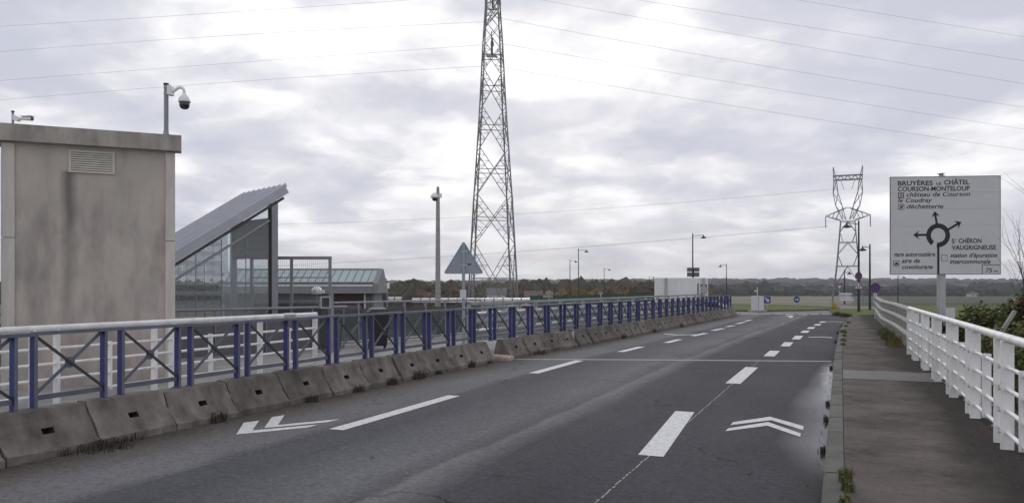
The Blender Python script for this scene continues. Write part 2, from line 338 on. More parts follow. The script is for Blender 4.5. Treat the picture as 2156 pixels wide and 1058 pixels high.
def road_material():
    """asphalt: bands along the road from traffic and dust, patches, grit, and standing water by the kerb. x = across, y = along"""
    m = bpy.data.materials.new('asphalt'); m.use_nodes = True; nt = m.node_tree; N = nt.nodes; L = nt.links; b = N['Principled BSDF']
    b.inputs['Specular IOR Level'].default_value = .10
    tc = N.new('ShaderNodeTexCoord'); sep = N.new('ShaderNodeSeparateXYZ'); L.new(tc.outputs['Object'], sep.inputs[0])
    def mth(op, a, c=None, d=None, clamp=False):
        n = N.new('ShaderNodeMath'); n.operation = op; n.use_clamp = clamp
        for i, v in enumerate((a, c, d)):
            if v is None: continue
            if isinstance(v, (int, float)): n.inputs[i].default_value = v
            else: L.new(v, n.inputs[i])
        return n.outputs[0]
    def nz(s, det=5, rough=.55, stretch=(1,1,1)):
        mp = N.new('ShaderNodeMapping'); mp.inputs['Scale'].default_value = stretch; L.new(tc.outputs['Object'], mp.inputs[0])
        n = N.new('ShaderNodeTexNoise'); n.inputs['Scale'].default_value = s; n.inputs['Detail'].default_value = det; n.inputs['Roughness'].default_value = rough; L.new(mp.outputs[0], n.inputs['Vector']); return n.outputs['Fac']
    def mr(v, a, b_, c, d):
        n = N.new('ShaderNodeMapRange'); L.new(v, n.inputs[0])
        for i, q in enumerate((a, b_, c, d)): n.inputs[i+1].default_value = q
        return n.outputs[0]
    # the road drifts right with distance: straighten the bands
    drift = mth('MULTIPLY', mth('MAXIMUM', mth('SUBTRACT', sep.outputs[1], 17.0), 0.0), .040)
    x = mth('SUBTRACT', sep.outputs[0], drift)
    xw = mth('ADD', x, mth('MULTIPLY', mth('SUBTRACT', nz(.9, 4, .55, (1,.25,1)), .5), .55))
    cr = N.new('ShaderNodeValToRGB'); L.new(mr(xw, -7.2, .2, 0, 1), cr.inputs[0])
    stops = [(-7.1,(.085,.070,.058)),(-6.75,(.108,.092,.078)),(-6.2,(.140,.133,.128)),(-5.62,(.132,.128,.127)),(-5.40,(.076,.074,.078)),(-4.9,(.072,.071,.075)),(-4.3,(.103,.101,.102)),(-3.75,(.120,.118,.117)),
             (-3.42,(.092,.090,.091)),(-3.34,(.150,.144,.140)),(-3.16,(.112,.109,.108)),(-2.95,(.058,.057,.061)),(-2.2,(.050,.049,.054)),(-1.2,(.060,.059,.063)),(-.5,(.054,.053,.057)),(-.15,(.042,.041,.040))]
    e = cr.color_ramp.elements
    for i, (t, c) in enumerate(stops):
        p = (t+7.2)/7.4
        el = e[0] if i == 0 else (e[1] if i == 1 else e.new(p))
        el.position = p; el.color = (c[0]*1.06, c[1]*1.09, c[2]*1.17, 1)
    big = mr(nz(.55, 6, .6, (1,.5,1)), .3, .7, .80, 1.18)
    grit = mr(nz(120, 3, .7), .25, .75, .70, 1.34)
    fine = mr(nz(22, 5, .75), .3, .7, .66, 1.38)
    blot = mr(nz(2.4, 7, .7, (1,.45,1)), .56, .70, 1.0, .74)
    k = mth('MULTIPLY', mth('MULTIPLY', mth('MULTIPLY', big, grit), fine), mth('MULTIPLY', blot, mr(nz(9, 5, .75), .3, .7, .80, 1.2)))
    vc = N.new('ShaderNodeTexVoronoi'); vc.feature = 'DISTANCE_TO_EDGE'; vc.inputs['Scale'].default_value = .42
    wv = N.new('ShaderNodeTexNoise'); wv.inputs['Scale'].default_value = 2.2; wv.inputs['Detail'].default_value = 5; L.new(tc.outputs['Object'], wv.inputs['Vector'])
    wa = N.new('ShaderNodeVectorMath'); wa.operation = 'MULTIPLY_ADD'; L.new(wv.outputs['Color'], wa.inputs[0]); wa.inputs[1].default_value = (.7,.7,.7); L.new(tc.outputs['Object'], wa.inputs[2]); L.new(wa.outputs[0], vc.inputs['Vector'])
    crack = mth('MULTIPLY', mr(vc.outputs['Distance'], .003, .008, 1, 0), mr(nz(.5, 3), .52, .60, 0, .6))
    k = mth('MULTIPLY', k, mth('SUBTRACT', 1.0, crack))
    vm = N.new('ShaderNodeVectorMath'); vm.operation = 'SCALE'; L.new(cr.outputs[0], vm.inputs[0]); L.new(k, vm.inputs['Scale'])
    # pale chips and crumbs
    vo = N.new('ShaderNodeTexVoronoi'); vo.inputs['Scale'].default_value = 5.0; L.new(tc.outputs['Object'], vo.inputs['Vector'])
    chip = mth('MULTIPLY', mr(vo.outputs['Distance'], .035, .05, 1, 0), mr(nz(1.3, 3), .46, .60, 0, 1))
    mx = N.new('ShaderNodeMixRGB'); L.new(mth('MULTIPLY', chip, .55), mx.inputs[0]); L.new(vm.outputs[0], mx.inputs[1]); mx.inputs[2].default_value = (.34,.32,.29,1)
    # water in the channel along the kerb
    edge = mth('ADD', mr(sep.outputs[1], 6.5, 8.8, -.14, -.62), mr(sep.outputs[1], 12.5, 19.3, 0, .34))
    edge = mth('ADD', edge, mth('MULTIPLY', mth('SUBTRACT', nz(1.1, 4, .5, (1,.6,1)), .5), .22))
    wet = mr(mth('SUBTRACT', sep.outputs[0], edge), -.04, .42, 0, 1)
    wet = mth('MULTIPLY', wet, mth('MULTIPLY', mr(sep.outputs[1], 6.7, 7.7, 0, 1), mr(sep.outputs[1], 17.8, 19.2, 1, 0)))
    damp = mth('MULTIPLY', wet, mr(nz(1.6, 4, .5, (1,.4,1)), .3, .7, 1.05, .75))
    m2 = N.new('ShaderNodeMixRGB'); m2.blend_type = 'MULTIPLY'; L.new(damp, m2.inputs[0]); L.new(mx.outputs[0], m2.inputs[1]); m2.inputs[2].default_value = (.42,.42,.45,1)
    L.new(m2.outputs[0], b.inputs['Base Color'])
    b.inputs['Roughness'].default_value = .86
    wb = N.new('ShaderNodeBsdfPrincipled'); wb.inputs['Base Color'].default_value = (.03,.03,.033,1); wb.inputs['Roughness'].default_value = .09; wb.inputs['IOR'].default_value = 1.33
    # the deepest water lies against the kerb in the far half; elsewhere the grain of the asphalt breaks the film
    deep = mth('MULTIPLY', mr(mth('ADD', sep.outputs[0], mth('MULTIPLY', mth('SUBTRACT', nz(1.7, 4, .5, (1,.5,1)), .5), .25)), -.40, -.22, 0, 1), mth('MULTIPLY', mr(sep.outputs[1], 10.2, 12.5, 0, 1), mr(sep.outputs[1], 17.0, 18.2, 1, 0)))
    film = mth('MAXIMUM', mth('MULTIPLY', damp, mr(nz(34, 4, .7), .3, .7, .60, .85)), mth('MULTIPLY', deep, .86))
    ms = N.new('ShaderNodeMixShader'); L.new(film, ms.inputs[0]); L.new(b.outputs[0], ms.inputs[1]); L.new(wb.outputs[0], ms.inputs[2]); L.new(ms.outputs[0], N['Material Output'].inputs['Surface'])
    bp = N.new('ShaderNodeBump'); bp.inputs['Distance'].default_value = .008; L.new(nz(150, 3, .7), bp.inputs['Height']); L.new(mr(damp, .0, .45, .55, 0.0), bp.inputs['Strength']); L.new(bp.outputs[0], b.inputs['Normal'])
    return m
M_['asphalt'] = road_material()

def path_material():
    m = bpy.data.materials.new('red_asphalt'); m.use_nodes = True; nt = m.node_tree; N = nt.nodes; L = nt.links; b = N['Principled BSDF']
    b.inputs['Roughness'].default_value = .92; b.inputs['Specular IOR Level'].default_value = .08
    tc = N.new('ShaderNodeTexCoord'); sep = N.new('ShaderNodeSeparateXYZ'); L.new(tc.outputs['Object'], sep.inputs[0])
    def nz(s, det=5, rough=.6, stretch=(1,1,1)):
        mp = N.new('ShaderNodeMapping'); mp.inputs['Scale'].default_value = stretch; L.new(tc.outputs['Object'], mp.inputs[0])
        n = N.new('ShaderNodeTexNoise'); n.inputs['Scale'].default_value = s; n.inputs['Detail'].default_value = det; n.inputs['Roughness'].default_value = rough; L.new(mp.outputs[0], n.inputs['Vector']); return n.outputs['Fac']
    def mr(v, a, b_, c, d):
        n = N.new('ShaderNodeMapRange'); L.new(v, n.inputs[0])
        for i, q in enumerate((a, b_, c, d)): n.inputs[i+1].default_value = q
        return n.outputs[0]
    def mix(f, a, col):
        n = N.new('ShaderNodeMixRGB'); L.new(f, n.inputs[0]); n.inputs[2].default_value = col+(1,)
        if isinstance(a, tuple): n.inputs[1].default_value = a+(1,)
        else: L.new(a, n.inputs[1])
        return n.outputs[0]
    c = mix(mr(nz(1.1), .35, .68, 0, 1), (.160,.134,.121), (.108,.094,.087))
    c = mix(mr(nz(.8, 7, .7), .48, .62, 0, .7), c, (.050,.044,.042))
    c = mix(mr(nz(45, 4, .8), .55, .75, 0, .75), c, (.19,.165,.15))
    c = mix(mr(nz(16, 5, .8), .52, .72, 0, .6), c, (.045,.04,.037))
    # moss and soot on the side of the parapet
    ad = N.new('ShaderNodeMath'); ad.operation = 'MULTIPLY_ADD'; L.new(nz(1.4, 6, .65), ad.inputs[0]); ad.inputs[1].default_value = .9; L.new(sep.outputs[0], ad.inputs[2])
    c = mix(mr(ad.outputs[0], 1.18, 1.62, 0, .85), c, (.032,.030,.027))
    vo = N.new('ShaderNodeTexVoronoi'); vo.inputs['Scale'].default_value = 4.0; L.new(tc.outputs['Object'], vo.inputs['Vector'])
    c = mix(mr(vo.outputs['Distance'], .03, .045, .5, 0), c, (.26,.24,.2))
    L.new(c, b.inputs['Base Color'])
    bp = N.new('ShaderNodeBump'); bp.inputs['Strength'].default_value = .5; bp.inputs['Distance'].default_value = .008; L.new(nz(130, 3), bp.inputs['Height']); L.new(bp.outputs[0], b.inputs['Normal'])
    return m
M_['path'] = path_material()

def terrain_material():
    """grass and farmland; plots with their own crop, woods on the far slopes"""
    m = bpy.data.materials.new('farmland'); m.use_nodes = True; nt = m.node_tree; N = nt.nodes; L = nt.links; b = N['Principled BSDF']
    b.inputs['Roughness'].default_value = .95; b.inputs['Specular IOR Level'].default_value = .1
    tc = N.new('ShaderNodeTexCoord'); sep = N.new('ShaderNodeSeparateXYZ'); L.new(tc.outputs['Object'], sep.inputs[0])
    def nz(s, det=5, rough=.6):
        n = N.new('ShaderNodeTexNoise'); n.inputs['Scale'].default_value = s; n.inputs['Detail'].default_value = det; n.inputs['Roughness'].default_value = rough; L.new(tc.outputs['Object'], n.inputs['Vector']); return n.outputs['Fac']
    def mr(v, a, b_, c, d):
        n = N.new('ShaderNodeMapRange'); L.new(v, n.inputs[0])
        for i, q in enumerate((a, b_, c, d)): n.inputs[i+1].default_value = q
        return n.outputs[0]
    def mix(f, a, b2):
        n = N.new('ShaderNodeMixRGB'); L.new(f, n.inputs[0])
        for i, v in ((1, a), (2, b2)):
            if isinstance(v, tuple): n.inputs[i].default_value = v+(1,)
            else: L.new(v, n.inputs[i])
        return n.outputs[0]
    def mul(a, b_):
        n = N.new('ShaderNodeMath'); n.operation = 'MULTIPLY'; n.use_clamp = True; L.new(a, n.inputs[0]); L.new(b_, n.inputs[1]); return n.outputs[0]
    grass = mix(mr(nz(.8, 7), .35, .65, 0, 1), (.085,.115,.03), (.12,.125,.045))
    stub = mix(mr(nz(.05, 6), .35, .65, 0, 1), (.195,.172,.122), (.165,.152,.105))
    crop = mix(mr(nz(.03, 5), .35, .65, 0, 1), (.050,.066,.042), (.066,.078,.05))
    # plot boundary: a line fanning out from here, stubble on its left, winter crop on its right
    q = N.new('ShaderNodeMath'); q.operation = 'MULTIPLY_ADD'; L.new(sep.outputs[1], q.inputs[0]); q.inputs[1].default_value = -.435; L.new(sep.outputs[0], q.inputs[2])
    field = mix(mr(q.outputs[0], -1.5, 1.5, 0, 1), stub, crop)
    c = mix(mr(sep.outputs[1], 74, 77, 0, 1), grass, field)
    scrub = mix(mr(nz(1.7, 8, .7), .35, .65, 0, 1), (.045,.055,.022), (.075,.062,.032))
    c = mix(mul(mr(sep.outputs[1], 44, 36, 0, 1), mr(sep.outputs[0], 3, 6, 0, 1)), c, scrub)
    wood = mix(mr(nz(.02, 8, .7), .35, .65, 0, 1), (.075,.062,.045), (.055,.058,.035))
    c = mix(mr(sep.outputs[1], 880, 930, 0, 1), c, wood)
    L.new(c, b.inputs['Base Color'])
    return m
M_['terrain'] = terrain_material()

# ------------------------------------------------------------------ the setting: terrain, road, pavement
def terrain():
    xs = []; x = -3500.0
    def steps(a, b, n): return [a+(b-a)*i/n for i in range(n)]
    xs = steps(-5000,-1200,10)+steps(-1200,-200,16)+steps(-200,-40,16)+steps(-40,60,50)+steps(60,300,24)+steps(300,1500,16)+steps(1500,5000,10)+[5000]
    ys = steps(-60,0,10)+steps(0,70,44)+steps(70,340,40)+steps(340,1000,16)+steps(1000,2200,18)+steps(2200,6000,6)+[6000]
    mb = MB(); nx = len(xs); vs = []
    for y in ys:
        for x in xs:
            s, t = st(x, y)
            z = T(x, y)
            if -8.5 < t < 2.2 and s < 62: z = min(z, -.06)              # stays under the road sheets
            vs.append((x, y, z))
    mb.add(vs, [(j*nx+i, j*nx+i+1, (j+1)*nx+i+1, (j+1)*nx+i) for j in range(len(ys)-1) for i in range(nx-1)], 0, True)
    structure(mb.build('ground', M_['terrain']))
terrain()

def ribbon(name, m, s0, s1, tl, tr, z, ds=1.0, skirt=0.0, kind=True, mi=None):
    mb = MB(); n = max(1, int((s1-s0)/ds)); vs = []; fs = []
    for i in range(n+1):
        s = s0+(s1-s0)*i/n; a = tl(s) if callable(tl) else tl; b = tr(s) if callable(tr) else tr
        vs += [(a,s,z),(b,s,z)]
    fs = [(2*i,2*i+1,2*i+3,2*i+2) for i in range(n)]
    mb.add(vs, fs)
    if skirt:
        k = len(vs); v2 = [(x,y,z-skirt) for x,y,z in vs]; mb.add(vs+v2, [f for i in range(n) for f in ((2*i,2*i+2,k+2*i+2,k+2*i),(2*i+1,k+2*i+1,k+2*i+3,2*i+3))]+[(0,k,k+1,1),(2*n,2*n+1,k+2*n+1,k+2*n)])
    o = mb.build(name, m, None, rot=ROADROT)
    if kind: structure(o)
    return o
ribbon('road', M_['asphalt'], -8, 53, lambda s: tb(s)-.6 if s < 46 else tb(s)-.6-(s-46)*.9, lambda s: tk(s)+.02 if s < 44 else tk(s)-(s-44)*.14, 0.0, .5)

# roundabout beyond the bridge: ring of asphalt and a grassed middle island with a kerb
RC = (64.0, -10.0)
def annulus(name, m, r0, r1, z, h=0.0, n=72):
    mb = MB(); vs = []
    for k in range(n):
        a = 2*PI*k/n
        vs += [(RC[0+1]+r0*math.cos(a), RC[0]+r0*math.sin(a), z), (RC[1]+r1*math.cos(a), RC[0]+r1*math.sin(a), z)]
    mb.add(vs, [(2*k,(2*k+1),(2*((k+1)%n)+1),2*((k+1)%n)) for k in range(n)])
    if h:
        v2 = [(x,y,z-h) for x,y,_ in vs]
        mb.add(vs+v2, [f for k in range(n) for f in ((2*k,2*((k+1)%n),2*n+2*((k+1)%n),2*n+2*k),(2*k+1,2*n+2*k+1,2*n+2*((k+1)%n)+1,2*((k+1)%n)+1))])
    return structure(mb.build(name, m, None, rot=ROADROT))
M_['ring_asphalt'] = mat('ring_asphalt', (.15,.148,.15), .85, 0, .12, 1.5, .2, 60, .3)
M_['island_grass'] = mat('island_grass', (.095,.125,.03), .95, 0, .3, 1.2, .5, 12, .1)
annulus('roundabout_road', M_['ring_asphalt'], 9.9, 15.2, .004)
annulus('roundabout_kerb', M_['kerbstone'], 9.7, 9.95, .10, .2)
def island():
    mb = MB(); n = 64; vs = [(RC[1], RC[0], .12)]; fs = []
    rr = [3, 6, 8.5, 9.72]; zz = [.12, .11, .09, .07]
    for r, z in zip(rr, zz):
        for k in range(n): a = 2*PI*k/n; vs.append((RC[1]+r*math.cos(a), RC[0]+r*math.sin(a), z))
    fs = [(0, 1+k, 1+(k+1)%n) for k in range(n)]
    for i in range(3):
        for k in range(n): j=(k+1)%n; fs.append((1+i*n+k, 1+(i+1)*n+k, 1+(i+1)*n+j, 1+i*n+j))
    mb.add(vs, fs, 0, True); structure(mb.build('roundabout_island', M_['island_grass'], None, rot=ROADROT))
island()
# verge on the right of the roundabout mouth
def verge():
    mb = MB()
    pts = [G(1748,657), G(1762,660.5), G(1800,664), G(1838,664), (47, 6), (60, 9), (64, 4), G(1745,651)]
    mb.prism([(t,s) for s,t in pts], -.05, .06)
    structure(mb.build('grass_verge', M_['island_grass'], None, rot=ROADROT))
verge()

# pavement on the right: kerb stones, red asphalt, concrete strip, deck edge
def tkb(s): return tk(s)+.16
ribbon('pavement', M_['path'], -8, 47.5, tkb, lambda s: 1.555, .12, .5, .3)
ribbon('deck_edge', M_['deck_edge'], -8, 20.6, 1.56, 2.02, .122, 1, .9)
ribbon('concrete_strip', M_['strip'], 14.25, 15.75, .035, 1.54, .1245, 1)
kb = structure(put('kerb', None, None, rot=ROADROT))
def kerb_mesh(l):
    mb = MB(); w = .155
    prof = [(0,-.2),(0,.10),(.02,.122),(w,.126),(w,-.2)]
    mb.add([(x,y,z) for y in (.006,l-.006) for x,z in prof], [(0,1,6,5),(1,2,7,6),(2,3,8,7),(3,4,9,8),(4,3,2,1,0),(5,6,7,8,9)]); return mb.mesh('kerb_stone', M_['kerbstone'])
km = kerb_mesh(1.0)
for i in range(46):
    s = -2+i; a = math.atan2(tk(s+1)-tk(s), 1)
    put('kerb_stone', km, kb, loc=(tk(s), s, random.uniform(-.006,.006)), rot=(0,0,-a))
# paving behind the barrier on the left
ribbon('side_paving', M_['slab'], -4, 26, lambda s: -17.5, lambda s: tb(s)-.3, .02, 2, .3)
ribbon('side_verge', M_['island_grass'], 26, 47, lambda s: -11.0, lambda s: tb(s)-.3, .0, 2, .5)

# ------------------------------------------------------------------ road markings
def flat(name, polys, m, z=.004):
    mb = MB()
    for p in polys: mb.add([(t,s,z) for s,t in p], [tuple(range(len(p)))])
    o = mb.build(name, m, None, rot=ROADROT); return structure(o)
def dash(a, b, w=.235):
    (s0,t0),(s1,t1) = a, b; return [(s0,t0-w/2),(s0,t0+w/2),(s1,t1+w/2),(s1,t1-w/2)]
RD = [((1370,959),(1442,866)),((1543,806.8),(1583,772.6)),((1619,749.5),(1631.5,738)),((1653,728.5),(1661,720)),((1675.5,713.8),(1683,706.3)),((1692.5,700),(1698,695.5)),((1705.5,691.8),(1710,688)),((1719,684.7),(1724,681.6)),((1730,678.5),(1734,676.2))]
LD = [((707.5,904),(956,832.3)),((1123,785.3),(1220,758.5)),((1306,740.2),(1351,729.4)),((1402.7,721),(1431,714)),((1459,706.7),(1486.5,700.9)),((1500,695.5),(1523,690.9)),((1530,687.4),(1545,684.7)),((1551,681.2),(1567,677.8)),((1569,675.8),(1581,673))]
for a, b in RD: flat('lane_dash', [dash(G(*a), G(*b), .25)], M_['marking'])
for a, b in LD: flat('lane_dash', [dash(G(*a), G(*b), .20)], M_['marking'])
P = lambda l: [G(*p) for p in l]
up = P([(1543.6,888.2),(1621.4,876.7),(1692,896.7),(1691.2,905.2),(1623.7,884),(1537.8,894.4)])
lo = P([(1533,901.3),(1616.8,887.9),(1686.2,912.1),(1684.7,919.5),(1616,895.6),(1527.4,907.1)])
def chev(p): return [[p[0],p[1],p[4],p[5]],[p[1],p[2],p[3],p[4]]]
flat('cycle_chevron', chev(up)+chev(lo), M_['marking'])
def chev2(p): return [[p[0],p[1],p[2],p[3]],[p[0],p[3],p[6]],[p[3],p[4],p[5],p[6]]]
c1 = P([(497.4,914.1),(513.3,889.4),(545.5,885),(531.3,905.7),(670.6,893.2),(647,899.6),(528,911.4)])
c2 = P([(556.3,900.3),(572.5,877.6),(598.9,873.5),(585.4,894.2),(716.3,881.7),(691,888),(584.4,898.2)])
def ch3(p): return [[p[0],p[1],p[2],p[3],p[6]],[p[3],p[4],p[5],p[6]]]
flat('cycle_chevron', ch3(c1)+ch3(c2), M_['marking'])
def chev_at(s, t, w, d):                                               # small far chevrons
    return [[(s,t-w),(s+d,t),(s+d+.28,t),(s+.28,t-w)],[(s+d,t),(s,t+w),(s+.28,t+w),(s+d+.28,t)]]
for px, py, w, d in ((1727,710.5,.36,.35),(1757,677.5,.42,.4)):
    s, t = G(px, py); flat('cycle_chevron', chev_at(s, t, w, d), M_['marking'])
s, t = G(1424,705.2); flat('cycle_chevron', [[(s+.5,t-.55),(s,t),(s+.28,t),(s+.78,t-.55)],[(s,t),(s+.5,t+.55),(s+.78,t+.55),(s+.28,t)]], M_['marking'])
for px in (1568,1588,1612,1638,1662,1690,1715,1740):
    s, t = G(px, 660.5 if px < 1660 else 661.5); flat('give_way_dash', [[(s,t-.25),(s,t+.25),(s+.5,t+.25),(s+.5,t-.25)]], M_['marking'], .009)
arr = [G(1655,663.5),G(1668,664.2),G(1671,666.5),G(1664,668.6),G(1659,668.4),G(1665,666.2),G(1655,664.6)]
flat('curved_arrow', [[arr[0],arr[1],arr[5],arr[6]],[arr[1],arr[2],arr[5]],[arr[2],arr[3],arr[4],arr[5]]], M_['marking'])
# expansion joint of the bridge, and the old guide line
j0, j1, j2 = G(1085,755.6), G(1400,757), G(1752,760)
flat('expansion_joint', [[(j0[0]-.12,j0[1]),(j0[0]+.09,j0[1]),(j1[0]+.09,j1[1]),(j1[0]-.12,j1[1])],[(j1[0]-.12,j1[1]),(j1[0]+.09,j1[1]),(j2[0]+.09,j2[1]),(j2[0]-.12,j2[1])]], M_['marking_old'], .003)
def guide(a, b, w, seg, fill):
    (s0,t0),(s1,t1) = a, b; n = int((s1-s0)/seg); out = []
    for i in range(n):
        u = i/n; v = (i+random.uniform(fill*.7, min(1,fill*1.2)))/n
        j = random.uniform(-.006,.006)
        out.append([(s0+(s1-s0)*u,t0+(t1-t0)*u-w/2+j),(s0+(s1-s0)*u,t0+(t1-t0)*u+w/2+j),(s0+(s1-s0)*v,t0+(t1-t0)*v+w/2+j),(s0+(s1-s0)*v,t0+(t1-t0)*v-w/2+j)])
    return out
flat('guide_line', guide((3.5,-1.74),(18.6,-1.69),.014,.11,.8), M_['marking_old'], .0035)
flat('guide_line', guide((3.5,-5.44),(8.0,-5.44),.012,.14,.45), mat('faint_marking', (.19,.19,.19), .85), .0035)

# ------------------------------------------------------------------ concrete barrier
PROF = [(0,-.05),(0,.07),(-.035,.10),(-.112,.215),(-.145,.270),(-.185,.34),(-.215,.435),(-.235,.45),(-.40,.45),(-.42,.43),(-.50,.07),(-.50,-.05)]
YS = [0, .16, .33, .435, .565, .70, .86, 1.0]
def block_mesh(l, seed):
    """one barrier block: kinked face towards the road (+x), open pocket for lifting, worn edges; y along"""
    rnd = random.Random(seed); mb = MB(); ny = len(YS); vs = []; n = len(PROF)
    for k in range(ny):
        y = .006+(l-.012)*YS[k]
        for i, (x, z) in enumerate(PROF):
            e = .012 if 0 < k < ny-1 else .026
            inset = .014 if k in (0, ny-1) else 0
            if k in (3, 4) and i in (3, 4): e = .004
            vs.append((x-inset*(1 if x > -.25 else -1)+rnd.uniform(-e,e)*.5, y, z+rnd.uniform(-e,e)*.5*(z > .05)-inset*(z > .4)))
    fs = [(k*n+i, k*n+n+i, k*n+n+i+1, k*n+i+1) for k in range(ny-1) for i in range(n-1) if not (k == 3 and i == 3)]
    mb.add(vs, fs, 0, False)
    mb.add(vs[:n], [tuple(range(n))]); mb.add(vs[-n:], [tuple(range(n-1,-1,-1))])
    return mb.mesh('barrier_block', M_['concrete'])
BM = [block_mesh(1.0, k) for k in range(6)]
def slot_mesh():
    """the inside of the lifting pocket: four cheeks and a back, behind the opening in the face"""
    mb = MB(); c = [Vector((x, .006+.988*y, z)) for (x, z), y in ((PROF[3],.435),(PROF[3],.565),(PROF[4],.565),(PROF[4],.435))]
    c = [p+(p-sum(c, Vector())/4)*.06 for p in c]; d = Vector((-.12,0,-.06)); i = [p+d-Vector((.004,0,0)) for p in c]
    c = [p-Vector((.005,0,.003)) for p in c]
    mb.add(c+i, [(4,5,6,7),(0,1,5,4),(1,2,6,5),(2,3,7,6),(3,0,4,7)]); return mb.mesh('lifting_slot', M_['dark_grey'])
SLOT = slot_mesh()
def barrier(label, s0, count, step=1.01):
    root = thing('concrete_barrier', label, 'barrier', R(s0, tb(s0), 0), -TH)
    for k in range(count):
        s = s0+k*step; a = math.atan2(tb(s+step)-tb(s), step)
        b = put('barrier_block', BM[(k*5+k//4) % 6], root, loc=(tb(s)-tb(s0)+random.uniform(-.014,.014), s-s0, random.uniform(-.012,.01)), rot=(0, random.uniform(-.008,.008), -a+random.uniform(-.007,.007)))
        put('lifting_slot', SLOT, b)
NB0 = 15.95-12*1.01
barrier('weathered concrete barrier of short blocks nearest the camera, left of the road', NB0, 12)
barrier('short four block concrete barrier run between the two gaps left of the road', 16.72, 4)
barrier('long concrete barrier run under the far blue railing, curving to the roundabout', 20.98, 26)

# ------------------------------------------------------------------ blue railing on the barrier
def flatmesh(f, name, mats): mb = MB(); f(mb); return mb.mesh(name, mats)
PW = .80
def post_f(mb):
    mb.box((-.042,-.012,.44),(.034,.012,1.17),0)
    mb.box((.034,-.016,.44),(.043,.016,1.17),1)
    mb.box((-.06,-.03,.435),(.06,.03,.452),1)
POST = flatmesh(post_f, 'post', [M_['blue_paint'], M_['blue_grey']])
TOPR = flatmesh(lambda mb: mb.box((-.045,-.005,1.17),(.045,1.006,1.205)), 'top_rail', M_['blue_grey'])
LOWR = flatmesh(lambda mb: mb.box((-.012,.02,.525),(.012,PW-.02,.575)), 'bottom_rail', M_['blue_grey'])
BR1 = flatmesh(lambda mb: mb.beam((.006,.02,1.16),(.006,PW-.02,.58),.022,.024), 'brace', M_['dark_grey'])
BR2 = flatmesh(lambda mb: mb.beam((-.014,.02,.58),(-.014,PW-.02,1.16),.012,.034), 'brace', M_['blue_grey'])
CPL = flatmesh(lambda mb: mb.prism([(x*.055,y*.055) for x,y in ((1,.4),(.4,1),(-.4,1),(-1,.4),(-1,-.4),(-.4,-1),(.4,-1),(1,-.4))], -.004, .004, 0, Matrix.Translation((-.003,PW/2,.87)) @ Matrix.Rotation(PI/2,4,'Y')), 'centre_plate', M_['blue_grey'])
def railing_blue():
    s0 = 2.0
    root = thing('blue_railing', 'long blue steel railing with crossed braces standing on the concrete barrier', 'railing', R(s0, tb(s0)-.32, .0), -TH)
    S0 = 13064/(1770-83); s = (S0-7.35*ST)/CT-4*1.012                  # first post of a panel as measured, then back four panels
    while s < 46.6:
        t = tb(s)-.31; a = math.atan2(tb(s+1)-tb(s), 1)
        p = put('top_rail', TOPR, root, loc=(t-(tb(s0)-.32)+random.uniform(-.008,.008), s-s0, random.uniform(-.006,.004)), rot=(random.uniform(-.004,.004),random.uniform(-.012,.012),-a+random.uniform(-.006,.006)))
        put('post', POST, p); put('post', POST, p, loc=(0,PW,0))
        put('bottom_rail', LOWR, p); put('brace', BR1, p); put('brace', BR2, p); put('centre_plate', CPL, p)
        s += 1.012
railing_blue()

# ------------------------------------------------------------------ white tube railings
def white_rail(label, t, z, sa, sb, pairs, pickets, end=None):
    root = thing('white_railing', label, 'railing', R(sa, t, z), -TH)
    top = MB(); top.tube([(0,0,1.045),(0,sb-sa,1.045)], .042, 12)
    top.build('top_rail', M_['white_paint'], root)
    for h in (.155,.36,.565,.77):
        MB().tube([(0,0,h),(0,sb-sa,h)], .021, 8).build('rail_bar', M_['white_paint'], root)
    pm = MB().bbox((-.056,-.018,-.02),(.056,.018,1.02), .006).mesh('post', M_['white_paint'])
    bm = MB().tube([(-.012,0,0),(.012,0,0)], .011, 8).mesh('bolt', M_['steel'])
    qm = MB().bbox((-.045,-.014,.12),(.045,.014,.81), .005).mesh('picket', M_['white_paint'])
    for s in pairs:
        p = put('post', pm, root, loc=(0, s-sa, 0)); [put('bolt', bm, p, loc=(-.062, 0, h)) for h in (.155,.36,.565,.77)]
    for s in pickets: put('picket', qm, root, loc=(0, s-sa, 0))
    return root
rp = []
for s in (2.9,4.81,6.72,8.63,10.54,12.42,14.37,16.26,18.33): rp += [s, s+.36]
white_rail('white tube railing along the outer edge of the red pavement on the right', 1.45, .125, 1.0, 20.04, rp+[20.0], [5.95,7.86,9.77,11.66,13.6,15.5,17.5])
lp = []
for s in (3.03,5.03,7.03,9.0,11.04): lp += [s, s+.34]
wl = white_rail('white tube railing between the blue railing and the concrete cabin', -9.75, .06, 1.0, 13.04, lp+[13.0], [6.2,8.2,10.17,12.18])
MB().tube([(0,12.0-1.0+.02,1.047),(0,12.0-1.0+.34,1.047)], .05, 12).build('coupling_sleeve', M_['steel'], wl)

# grey three-beam guard rail after the white railing
def grey_rail():
    tab = [(20.05,1.50),(26,1.52),(32,1.40),(37,1.5),(44,1.66),(48.5,1.75)]
    root = thing('guard_rail', 'weathered grey guard rail of three beams beside the far pavement', 'guard rail', R(20.05,1.5,.12), -TH)
    ss = [20.05+i*1.42 for i in range(21)]
    for h, hh in ((1.0,.13),(.70,.13),(.38,.13)):
        for a, b in zip(ss, ss[1:]):
            p, q = Vector((interp(tab,a)-1.5,a-20.05,h)), Vector((interp(tab,b)-1.5,b-20.05+.004,h))
            mb = MB(); mb.tube([p,q], .068, 8); mb.build('beam', M_['rail_grey'], root)
    pm = MB().bbox((.07,-.05,-.15),(.17,.05,1.04), .008).mesh('post', M_['rail_grey'])
    for s in ss[::1]: put('post', pm, root, loc=(interp(tab,s)-1.5, s-20.05, 0))
grey_rail()

